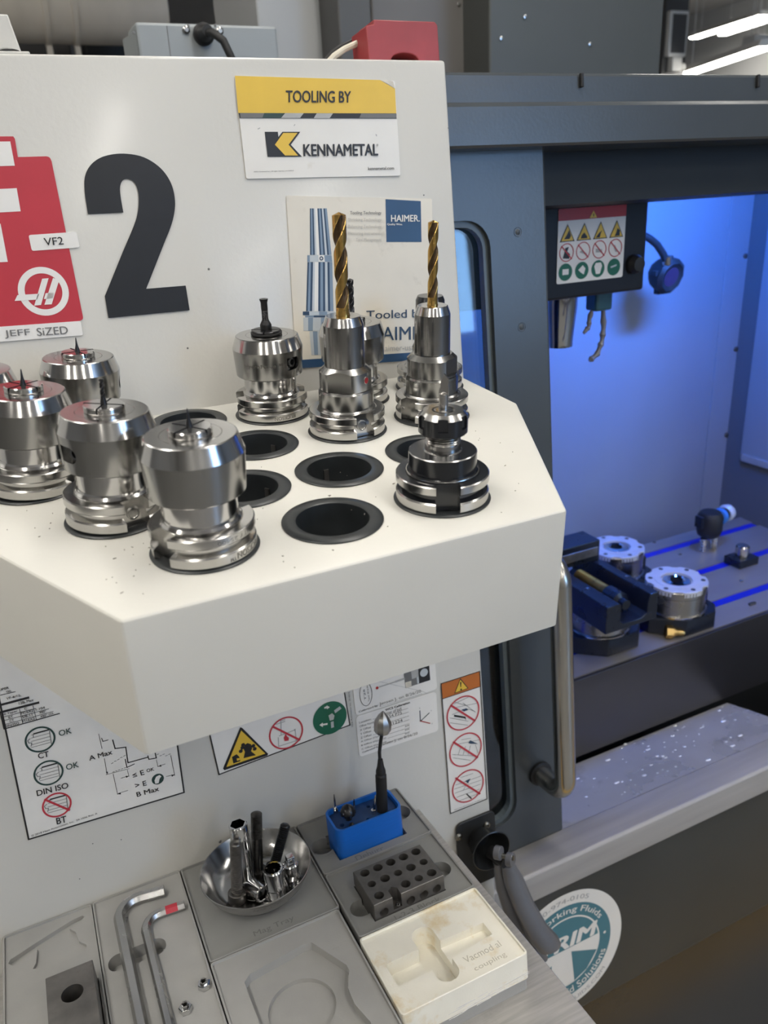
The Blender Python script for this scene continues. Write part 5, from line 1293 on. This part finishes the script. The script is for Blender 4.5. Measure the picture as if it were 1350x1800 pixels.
g.text('lettering', sk_grey, 'JEFF', (28, 1786), (162, 1777), (20, 1742), bold=0.006); g.text('lettering', sk_grey, 'SiZED', (197, 1772), (360, 1760), (190, 1730), bold=0.006); g.done()

# tool specification sticker, lower left
CA, CT_ = (0, 1150, 3.375), (0, 1190, 11.25)
g = panel_sheet('tool_chart', 'white chart sticker with CT, DIN ISO and BT circles under the tray', 'sticker', (-65, 235), (930, 5), (170, 1095), CA, sk_paper, h=0.235)
W_, H_ = g.W, g.H
for a, b_ in (((0, 0), (W_, 0)), ((W_, 0), (W_, H_)), ((W_, H_), (0, H_)), ((0, H_), (0, 0))): g.line('border', sk_black, [a, b_], 0.0016, 1, local=True)
for c_, e_, m_, lb, pt in (((238, 502), (329, 488), sk_dgreen, 'CT', ((228, 617), (292, 602), (222, 584))), ((288, 700), (377, 686), sk_dgreen, 'DIN ISO', ((220, 838), (407, 788), (214, 804))), ((337, 890), (425, 874), sk_red, 'BT', ((337, 1005), (397, 990), (331, 967)))):
    R_ = g.rad(c_, e_); g.ring('circle', m_, c_, R_ * 0.87, R_, 2)
    g.text('lettering', sk_black, lb, *pt, bold=0.02)
    cx, cy = c_
    for y_ in (-38, -20, 0, 20, 36): g.line('holder_drawing', sk_grey, [(cx - 52, cy + y_ + 12), (cx + 58, cy + y_ - 18)], 0.0005)
    g.line('holder_drawing', sk_black, [(cx - 36, cy - 34), (cx + 50, cy - 58)], 0.0013)
    for q in ([(cx - 60, cy - 4), (cx - 74, cy + 8), (cx - 66, cy + 22), (cx - 50, cy + 20), (cx - 54, cy + 40)], [(cx + 55, cy - 50), (cx + 66, cy + 24)], [(cx - 42, cy - 30), (cx - 40, cy - 12)]): g.line('holder_drawing', sk_grey, q, 0.0007)
g.line('prohibition_bar', sk_red, [(268, 858), (408, 918)], 0.0021, 4)
g.text('lettering', sk_dgreen, 'OK', (351, 483), (426, 463), (345, 450), bold=0.012)
g.text('lettering', sk_dgreen, 'OK', (394, 684), (468, 664), (388, 650), bold=0.012)
g.text('lettering', sk_black, '© 2018 Haas Automation, Inc.  29-1036 Rev. A', (187, 1080), (578, 945), (184, 1068), bold=0.006)
g.text('lettering', sk_black, 'A Max', (530, 628), (667, 588), (524, 600), bold=0.016)
g.text('lettering', sk_black, '≤ E', (788, 728), (857, 709), (780, 700), bold=0.012)
g.text('lettering', sk_black, 'OK', (870, 697), (914, 685), (866, 678), bold=0.012)
g.text('lettering', sk_black, '> E', (803, 790), (870, 772), (797, 762), bold=0.012)
g.text('lettering', sk_black, 'B Max', (812, 842), (944, 805), (806, 815), bold=0.016)
R_ = g.rad((935, 737), (971, 730)); g.disc('pictogram', sk_dgreen, (935, 737), R_, 2)
g.poly('pictogram', sk_paper, [(915, 745), (925, 722), (945, 712), (956, 720), (945, 735), (940, 760), (920, 764)], 3)
for q, w_ in (([(618, 615), (634, 706)], .0005), ([(585, 470), (604, 556)], .0005), ([(628, 711), (765, 675)], .0004), ([(670, 706), (697, 828)], .0005), ([(700, 822), (757, 804)], .0005), ([(754, 682), (764, 722)], .0004), ([(717, 732), (762, 718)], .0005), ([(926, 622), (936, 664)], .0004), ([(938, 661), (978, 648)], .0005), ([(1012, 598), (1035, 716)], .0005), ([(985, 722), (1033, 711)], .0005),
                  ([(668, 506), (682, 556), (745, 548), (758, 640), (875, 608)], .0011), ([(742, 620), (752, 668), (795, 648)], .0009), ([(602, 495), (610, 514), (640, 505)], .0007), ([(876, 600), (882, 620), (926, 612), (920, 584)], .0010)):
    g.line('dimension_drawing', sk_black, q, w_)
for i in range(5):
    g.line('dimension_drawing', sk_grey, [(660 + i * 18, 646 - i * 11 - (i % 2) * 3), (670 + i * 18, 640 - i * 11)], .0006); g.line('dimension_drawing', sk_grey, [(668 + i * 17, 696 - i * 6), (677 + i * 17, 693 - i * 6)], .0006)
    g.line('dimension_drawing', sk_grey, [(930 + i * 17, 592 + (i % 2) * 8), (940 + i * 17, 588 + (i % 2) * 8)], .0006)
for tip, d_ in (((634, 711), (0, -1)), ((697, 826), (1, -.3)), ((764, 718), (-1, .3)), ((937, 662), (1, -.3)), ((1035, 711), (-1, .3))):
    x_, y_ = tip; dx, dy = d_
    g.poly('dimension_drawing', sk_black, [(x_, y_), (x_ + dx * 18 - dy * 6, y_ + dy * 18 + dx * 6), (x_ + dx * 18 + dy * 6, y_ + dy * 18 - dx * 6)], 3)
g.crop = CT_
for q, w_ in (([(0, 352), (300, 280)], .0006), ([(0, 545), (550, 400)], .0022), ([(0, 690), (750, 498)], .0022), ([(8, 712), (80, 1018), (1170, 712)], .0010), ([(30, 790), (700, 610)], .0005), ([(50, 858), (960, 620)], .0005), ([(66, 935), (1050, 670)], .0005), ([(385, 625), (450, 910)], .0005), ([(650, 555), (720, 835)], .0005)):
    g.line('table_lines', sk_black, q, w_, 2)
for t_, bl_, w_, h_ in (('SUPER', (-60, 280), 240, 45), ('TM-', (122, 310), 110, 42), ('VF-6/12,', (130, 445), 290, 50), ('12lb Max', (375, 535), 290, 50), ('40 Taper', (40, 762), 310, 42), ('C', (480, 640), 55, 42), ('M16X2', (420, 730), 240, 46), ('1.104', (710, 655), 180, 44), ('BT', (170, 808), 90, 42), ('CT', (190, 880), 90, 42), ('5/8-11', (440, 805), 200, 44), ('.990"', (770, 718), 140, 40), ('.990"', (790, 796), 140, 40), ('DIN/ISO', (90, 992), 290, 46), ('M16X2', (450, 885), 240, 44), ('(25', (965, 750), 90, 40)):
    x_, y_ = bl_; g.text('lettering', sk_black, t_, bl_, (x_ + w_, y_ - w_ * 0.262), (x_ - h_ * 0.2, y_ - h_), bold=0.01)
g.done()
# hot / lubrication warning sticker
CB = (350, 1150, 2.4545)
g = panel_sheet('hazard_sticker', 'white sticker with yellow triangle, red fire ban and green disc', 'sticker', (30, 215), (614, 15), (85, 517), CB, sk_white, h=0.115)
W_, H_ = g.W, g.H
for a, b_ in (((0, 0), (W_, 0)), ((W_, 0), (W_, H_)), ((0, H_), (0, 0))): g.line('border', sk_black, [a, b_], 0.0014, 1, local=True)
g.poly('warning_triangle', sk_black, [(176, 313), (184, 315), (297, 428), (292, 435), (108, 498), (102, 491)], 2)
g.poly('warning_triangle', sk_yellow, [(180, 326), (284, 426), (116, 484)], 3)
g.poly('pictogram', sk_black, [(190, 445), (196, 418), (190, 405), (195, 388), (207, 380), (222, 385), (227, 402), (222, 415), (243, 432)], 4)
for q in ((185, 400), (188, 388), (232, 392), (238, 405), (178, 415)): g.disc('pictogram', sk_black, q, 0.0022, 4, 10)
g.poly('pictogram', sk_black, [(140, 440), (160, 428), (172, 440), (176, 458), (146, 468)], 4); g.poly('pictogram', sk_yellow, [(160, 446), (172, 444), (174, 452), (162, 456)], 5)
c_ = (374, 337); R_ = g.rad(c_, (447, 318)); g.ring('ban_ring', sk_red, c_, R_ * 0.91, R_, 3)
for q in ([(330, 300), (368, 288)], [(368, 280), (350, 285), (352, 300)], [(352, 300), (352, 345)], [(345, 350), (410, 325)], [(412, 322), (418, 368)], [(340, 358), (342, 395)], [(342, 395), (420, 370)]): g.line('machine_outline', sk_lgrey, q, 0.0010, 2)
g.poly('flame', sk_red, [(367, 372), (364, 358), (372, 340), (378, 352), (386, 358), (384, 370)], 3)
g.line('ban_ring', sk_red, [(318, 310), (430, 366)], 0.0022, 4)
c_ = (563, 273); R_ = g.rad(c_, (635, 257)); g.disc('green_disc', sk_green, c_, R_, 2)
for pts in ([(517, 303), (532, 292), (532, 298), (552, 294), (552, 302), (532, 305), (532, 312)], [(562, 226), (548, 218), (548, 222), (538, 226), (538, 233), (549, 230), (550, 235)], [(580, 240), (605, 222), (612, 232), (585, 252)], [(556, 262), (572, 252), (582, 262), (578, 280), (562, 284)], [(566, 290), (578, 286), (580, 312), (568, 316)]):
    g.poly('green_disc_marks', sk_lsteel if pts[0][0] in (580, 556, 566) else sk_white, pts, 3)
g.text('lettering', sk_black, 'Haas Automation Inc. 29-0015', (662, 310), (648, 160), (655, 311), bold=0.004)
g.done()
# calibration sheets
CC = (610, 1160, 7.941)
g = panel_sheet('calibration_card', 'white card with probe photo and oval note, upper of two under the tray', 'card', (60, 330), (1210, -30), (122, 776), CC, sk_white, h=0.052, rr=0.004)
g.poly('probe_photo', sk_grey, [(785, 180), (1140, 70), (1155, 275), (810, 390)])
for pts, m_ in (([(990, 118), (1140, 72), (1155, 275), (1000, 325)], sk_black), ([(885, 152), (985, 122), (990, 230), (900, 262)], sk_lgrey), ([(805, 310), (890, 285), (895, 365), (815, 392)], sk_cream), ([(960, 205), (990, 198), (1000, 320), (975, 325)], sk_lsteel), ([(660, 290), (795, 240), (805, 265), (668, 312)], sk_lgrey), ([(440, 365), (665, 293), (668, 308), (442, 380)], sk_lgrey)): g.poly('probe_photo', m_, pts, 2)
g.disc('probe_photo', sk_lsteel, (1066, 170), g.rad((1066, 170), (1120, 155)), 3); g.disc('probe_tip', sk_dred, (414, 384), 0.0018, 3, 16)
pts = [(257 + 85 * math.cos(t), 470 + 165 * math.sin(t)) for t in [2 * PI * i / 36 for i in range(37)]]; g.line('oval', sk_black, pts, 0.0006)
g.text('lettering', sk_grey, 'T25', (262, 552), (240, 400), (238, 556), bold=0.008); g.text('lettering', sk_grey, 'Type: Ø 6.00', (318, 570), (292, 345), (290, 574), bold=0.006)
g.text('lettering', sk_black, 'Calibrated by', (160, 735), (425, 645), (155, 705), bold=0.004); g.text('handwriting', sk_grey, 'Jensen J. on 8/26/20', (450, 640), (1030, 455), (440, 590), bold=0.002)
g.line('ruling', sk_grey, [(450, 648), (1040, 465)], 0.00025); g.line('pencil_stroke', sk_lgrey, [(440, 295), (1040, 430), (1120, 466)], 0.0004); g.done()
g = panel_sheet('calibration_card', 'white card titled WCS Calibration with small axis arrows', 'card', (118, 790), (1240, 440), (178, 1350), CC, sk_white, rr=0.004)
g.text('lettering', sk_black, 'WCS Calibration', (528, 706), (872, 596), (522, 680), bold=0.02)
for i, (t_, v_) in enumerate((('Location:', 'center of ball'), ('Offset Number:', 'G154 P75'), ('X Offset', ''), ('Y Offset', '-10.1224'), ('Z Offset', ''), ('A Offset (Optional)', ''), ('B Offset (Optional)', ''), ('C Offset (Optional)', ''))):
    x_, y_ = 165 + i * 5, 882 + i * 53.5; L_ = {0: 170, 1: 245, 2: 155, 3: 155, 4: 155}.get(i, 345)
    g.text('lettering', sk_grey, t_, (x_, y_), (x_ + L_, y_ - L_ * 0.315), (x_ - 4, y_ - 28), bold=0.006)
    if v_: g.text('handwriting', sk_grey, v_, (x_ + 330, y_ - 108), (x_ + 590, y_ - 190), (x_ + 322, y_ - 148), bold=0.0)
    g.line('ruling', sk_grey, [(x_ + L_ + 20, y_ - (L_ + 20) * 0.315), (x_ + 680, y_ - 214)], 0.0003)
    if i > 4: g.text('lettering', sk_grey, '[N/A]', (805, 935 + (i - 5) * 52), (862, 917 + (i - 5) * 52), (802, 910 + (i - 5) * 52), bold=0.004)
g.text('lettering', sk_black, 'Calibrated by', (208, 1300), (440, 1212), (204, 1275), bold=0.004); g.text('handwriting', sk_grey, 'Jensen J. on 8/26/20', (470, 1205), (980, 1040), (462, 1160))
for a, b_, m_ in (((1018, 850), (1010, 705), sk_navy), ((1018, 850), (1140, 735), sk_dgreen), ((1018, 845), (1150, 878), sk_dred)): g.line('axis_arrows', m_, [a, b_], 0.0011)
for t_, p_ in (('Z', (1000, 676)), ('Y', (1160, 712)), ('X', (1172, 892))): g.text('lettering', sk_grey, t_, p_, (p_[0] + 16, p_[1] - 4), (p_[0] - 2, p_[1] - 18))
g.done()
# orange warning sticker
CD = (770, 1170, 6.92)
g = panel_sheet('air_gun_warning', 'tall warning sticker with orange head and three red ban circles', 'sticker', (30, 215), (500, 62), (150, 1790), CD, sk_white)
W_, H_ = g.W, g.H
g.poly('orange_head', sk_orange, [(34, 215), (500, 62), (510, 245), (52, 397)])
for a, b_ in (((0, 0), (W_, 0)), ((W_, 0), (W_, H_)), ((W_, H_), (0, H_)), ((0, H_), (0, 0))): g.line('border', sk_black, [a, b_], 0.0011, 3, local=True)
g.line('border', sk_black, [(50, 399), (511, 247)], 0.0008, 3)
g.poly('warning_triangle', sk_black, [(265, 148), (364, 270), (190, 336)], 2); g.poly('warning_triangle', sk_yellow, [(264, 165), (350, 268), (202, 322)], 3)
g.poly('exclamation', sk_black, [(259, 195), (276, 190), (273, 252), (264, 255)], 4); g.disc('exclamation', sk_black, (272, 283), 0.0012, 4, 12)
for n_, (c_, e_) in enumerate((((298, 570), (496, 505)), ((329, 1016), (525, 955)), ((358, 1456), (550, 1395)))):
    R_ = g.rad(c_, e_); cx, cy = c_
    lines = ([[(-110, -110), (60, -190)], [(-120, -60), (180, -120)], [(-130, 20), (-10, -30)], [(60, -50), (140, -20)], [(-160, 60), (60, 100)], [(-160, 120), (60, 150)], [(0, -120), (150, -10)], [(-100, -130), (40, -90)]],
             [[(-130, -60), (170, -120)], [(-160, 60), (150, 80)], [(-150, 100), (60, 130)], [(-90, 60), (-60, -30)], [(-30, 60), (0, -40)], [(30, 60), (60, -50)], [(-50, -120), (60, -140)], [(120, -60), (150, 40)]],
             [[(-160, 90 - 0), (150, -20)], [(-165, 40), (160, -70)], [(-140, 140), (140, 40)], [(-150, -10), (160, -120)], [(-100, 180), (110, 100)], [(-60, 60), (0, -60)], [(-90, -100), (60, -150)]])[n_]
    for q in lines: g.line('pictogram', sk_grey, [(cx + a, cy + b_) for a, b_ in q], 0.0005, 2)
    if n_ == 0: g.poly('pictogram', sk_black, [(cx - 110, cy + 20), (cx + 30, cy + 45), (cx + 35, cy + 85), (cx + 20, cy + 65), (cx - 110, cy + 45)], 3); g.poly('pictogram', sk_navy, [(cx - 20, cy - 40), (cx + 40, cy - 58), (cx + 65, cy - 38), (cx + 10, cy - 20)], 3)
    if n_ == 1: g.poly('pictogram', sk_navy, [(cx + 30, cy - 80), (cx + 55, cy - 115), (cx + 150, cy - 70), (cx + 60, cy - 72)], 3)
    if n_ == 2: g.poly('pictogram', sk_navy, [(cx - 35, cy - 60), (cx + 30, cy - 90), (cx, cy - 30)], 3); g.poly('pictogram', sk_black, [(cx - 25, cy + 100), (cx - 12, cy + 92), (cx + 48, cy + 150), (cx + 35, cy + 160)], 3)
    g.ring('ban_ring', sk_red, c_, R_ * 0.925, R_, 4); g.line('ban_ring', sk_red, [(cx - 146, cy - 92), (cx + 140, cy + 92)], 0.0024, 4)
g.text('lettering', sk_grey, '©2017 Haas Automation, Inc. 29-0058 Rev. C', (190, 1757), (560, 1612), (188, 1745), bold=0.004)
g.done()

# ------------------------------------------------------------------ round sticker on the lower cabinet
CE = (860, 1550, 5.4)
def cab(p): a = pany(p, LY); return Vector((a.x, a.z))
pts = [cab((CE[0] + x_ / 5.4, CE[1] + y_ / 5.4)) for x_, y_ in ((950, 55), (1090, 95), (1195, 210), (1265, 390), (1180, 680), (1050, 900), (830, 1138), (500, 270))]
import itertools
sx = [Vector((0, 0))]
def circum(a, b, c):
    d = 2 * (a.x * (b.y - c.y) + b.x * (c.y - a.y) + c.x * (a.y - b.y))
    return Vector(((a.length_squared * (b.y - c.y) + b.length_squared * (c.y - a.y) + c.length_squared * (a.y - b.y)) / d, (a.length_squared * (c.x - b.x) + b.length_squared * (a.x - c.x) + c.length_squared * (b.x - a.x)) / d))
cs = [circum(pts[a], pts[b], pts[c]) for a, b, c in ((7, 2, 5), (0, 3, 6), (7, 3, 6), (0, 4, 6), (7, 1, 5))]
cen = sum(cs, Vector((0, 0))) / len(cs); RR = sum((p - cen).length for p in pts) / len(pts)
root = thing('round_sticker', 'round white and teal fluids sticker on the dark lower cabinet', 'sticker', PM @ T(cen.x, LY - 0.0003, cen.y))
g = Sheet(root, lambda p: ((pany(p, LY).x - cen.x), (pany(p, LY).z - cen.y)), CE)
MB().prism([(RR * math.cos(2 * PI * i / 72), RR * math.sin(2 * PI * i / 72)) for i in range(72)], -0.0006, 0, 'y').build('sheet', sk_sign, root)
g.disc('teal_disc', sk_teal, (0, 0), RR * 0.80, 1, 64, local=True)
g.ring('inner_ring', sk_sign, (0, 0), RR * 0.575, RR * 0.60, 2, 64, local=True)
r0 = RR * 0.585
a_, b_ = math.radians(195), math.radians(345)
low = [(r0 * math.cos(a_ + (b_ - a_) * i / 24), r0 * math.sin(a_ + (b_ - a_) * i / 24)) for i in range(25)]
L_ = lambda x_, y_: (RR * x_, RR * y_)
g.polyl('lower_field', sk_sign, [L_(-0.575, 0.06), L_(-0.575, -0.06)] + [p for p in low] + [L_(0.575, -0.06), L_(0.575, 0.06)], 2)
g.polyl('teal_wedge', sk_teal, [L_(0.10, -0.02), L_(0.14, -0.57), L_(0.36, -0.47), L_(0.545, -0.215)], 3)
g.bmf('teal_wedge', sk_teal, True)
g.polyl('teal_wedge', sk_teal, [L_(-0.24, -0.10), L_(-0.26, -0.52), L_(-0.46, -0.36), L_(-0.50, -0.30)], 3)
vs, fs = glyphs('TRIM', 0.045); bm = g.bmf('lettering', sk_sign); V = [bm.verts.new((RR * (-0.50 + 1.0 * a + 0.07 * b), -0.0006 - 0.00066 - l, RR * (0.075 + 0.235 * b))) for a, b, l in vs]
for f in fs: bm.faces.new([V[i] for i in f])
g.textarc('lettering', sk_sign, 'Metalworking Fluids', (0, 0), RR * 0.635, 168, 28, RR * 0.125, 0.012)
g.textarc('lettering', sk_sign, 'Advanced Fluid Solutions', (0, 0), RR * 0.765, 192, 338, RR * 0.125, 0.012)
g.disc('dot', sk_sign, L_(0.69, 0.02), RR * 0.024, 3, 14, local=True); g.disc('dot', sk_sign, L_(-0.69, 0.06), RR * 0.024, 3, 14, local=True)
g.textarc('small_lettering', sk_lgrey, '1-800-974-0105', (0, 0), RR * 0.86, 132, 62, RR * 0.075, 0.006)
g.textarc('small_lettering', sk_lgrey, 'MASTERFLUIDS.COM', (0, 0), RR * 0.935, 240, 318, RR * 0.065, 0.006)
g.done()

# ------------------------------------------------------------------ warning sticker on the spindle head (machine axes)
CF = (960, 340, 4.5); HYD = 0.2195
w0 = lambda p: wor((CF[0] + p[0] / 4.5, CF[1] + p[1] / 4.5), 1, HYD)
bl_ = w0((80, 720)); tl_ = w0((100, 125)); tr_ = w0((637, 95))
root = thing('head_sticker', 'warning sticker with red head, triangles and green discs on spindle head', 'sticker', T(bl_.x, HYD, bl_.z))
g = Sheet(root, lambda p: (wor(p, 1, HYD).x - bl_.x, wor(p, 1, HYD).z - bl_.z), CF)
W_, H_ = tr_.x - tl_.x, tl_.z - bl_.z
MB().prism(rrect(0, W_, 0, H_, 0.003, 3), -0.0006, 0, 'y').build('sheet', sk_white, root)
g.polyl('red_head', sk_dred, [(0, H_ * 0.845), (W_, H_ * 0.845), (W_, H_), (0, H_)])
g.poly('head_triangle', sk_yellow, [(372, 135), (400, 190), (340, 195)], 2); g.poly('head_triangle', sk_black, [(368, 160), (376, 160), (374, 182), (369, 182)], 3)
for i in range(4):
    fx_ = 0.135 + 0.243 * i; cx = W_ * fx_
    tri = [(cx, H_ * 0.80), (cx - W_ * 0.108, H_ * 0.565), (cx + W_ * 0.108, H_ * 0.565)]
    g.polyl('warning_triangle', sk_black, tri, 2); g.polyl('warning_triangle', sk_yellow, [(cx, H_ * 0.775), (cx - W_ * 0.090, H_ * 0.577), (cx + W_ * 0.090, H_ * 0.577)], 3)
    k = [[(-.05, .60), (.03, .60), (.05, .64), (.02, .72), (-.01, .66)], [(-.05, .59), (.05, .59), (.04, .62), (.0, .67), (-.04, .63)], [(-.07, .585), (-.01, .585), (.0, .63), (.02, .68), (-.03, .64)], [(-.03, .585), (.05, .585), (.05, .66), (.01, .69), (-.01, .62)]][i]
    g.polyl('pictogram', sk_black, [(cx + W_ * a, H_ * b) for a, b in k], 4)
    c_ = (cx - W_ * 0.005, H_ * 0.42); R_ = W_ * 0.105
    g.ring('ban_ring', sk_red, c_, R_ * 0.90, R_, 3, 28, local=True)
    g.line('ban_ring', sk_red, [(c_[0] - R_ * .7, c_[1] + R_ * .7), (c_[0] + R_ * .7, c_[1] - R_ * .7)], 0.0016, 4, local=True)
    k = [[(-.5, -.6), (.4, -.7), (.5, -.2), (.1, .1), (.3, .6), (-.2, .5), (-.3, 0)], [(-.5, -.1), (.5, -.45), (.55, -.3), (-.2, .1)], [(-.5, .1), (.4, .0), (.4, -.35), (-.5, -.3)], [(-.3, .4), (.0, .3), (.35, -.5), (.0, -.4)]][i]
    g.polyl('pictogram', sk_black if i == 0 else sk_lgrey, [(c_[0] + R_ * a, c_[1] + R_ * b) for a, b in k], 2)
    c_ = (cx - W_ * 0.012, H_ * 0.155); R_ = W_ * 0.10
    g.disc('green_disc', sk_green, c_, R_, 2, 28, local=True)
    k = [[(-.45, -.3), (.45, -.3), (.45, .35), (-.45, .35)], [(-.55, .1), (.1, .6), (.5, .2), (.3, -.5), (-.2, -.2)], [(-.6, .3), (-.4, .7), (.4, .7), (.6, .3), (.3, -.6), (-.3, -.6)], [(-.5, .1), (.4, .3), (.4, .1), (-.5, -.1)]][i]
    g.polyl('disc_mark', sk_white if i < 3 else sk_lsteel, [(c_[0] + R_ * a, c_[1] + R_ * b) for a, b in k], 3)
g.done()

# engraved marks on the tool holders
def engrave(root, s, az0, az1, r, z, h, m=boltsteel, r_top=None):
    vs, fs = glyphs(s, 0.004); bm = bmesh.new()
    V = []
    for a, b, l in vs:
        t = math.radians(az0 + (az1 - az0) * a); rr_ = (r + (r_top - r) * b if r_top else r) + l * 1000
        V.append(bm.verts.new((rr_ * mm * math.cos(t), rr_ * mm * math.sin(t), (z + h * b) * mm)))
    for f in fs:
        try: bm.faces.new([V[i] for i in f])
        except ValueError: pass
    me = bpy.data.meshes.new('engraving'); bm.to_mesh(me); bm.free(); me.materials.append(m)
    o = bpy.data.objects.new('engraving', me); COL.objects.link(o); o.parent = root
chucks = {o['label']: o for o in bpy.data.objects if o.parent is None and o.get('category') == 'tool holder'}
fr_ = next(o for l, o in chucks.items() if 'nearest the tray front' in l)
engrave(fr_, 'ERICKSON™', -22, -76, 31.98, 7.3, -4.2)
engrave(fr_, 'QUALITY 25400', -20, -88, 31.98, 18.8, -3.0, turned)
engrave(hy, 'ERICKSON', -70, -105, 31.98, 6.8, -3.2)
engrave(hy, 'HydroForce™', -150, -86, 29.75, 48.5, 4.6, r_top=29.95)

# small scuffs on the painted panel
for px, r_ in (((367, 473), 0.0011), ((330, 612), 0.0009), ((234, 300), 0.0006), ((387, 1480), 0.0016), ((388, 1478), 0.001), ((163, 1483), 0.0007), ((213, 1476), 0.0007), ((140, 1545), 0.0007), ((788, 225), 0.0007), ((745, 343), 0.0008), ((500, 1560), 0.0006)):
    p = pany(px, -0.0002)
    MB().lathe([(0, 0.0), (r_, 0.0), (r_ * 0.7, 0.00015), (0, 0.0002)], 8, along((p.x, p.y, p.z), (0, -1, 0))).build('paint_scuff', sk_grey, front)
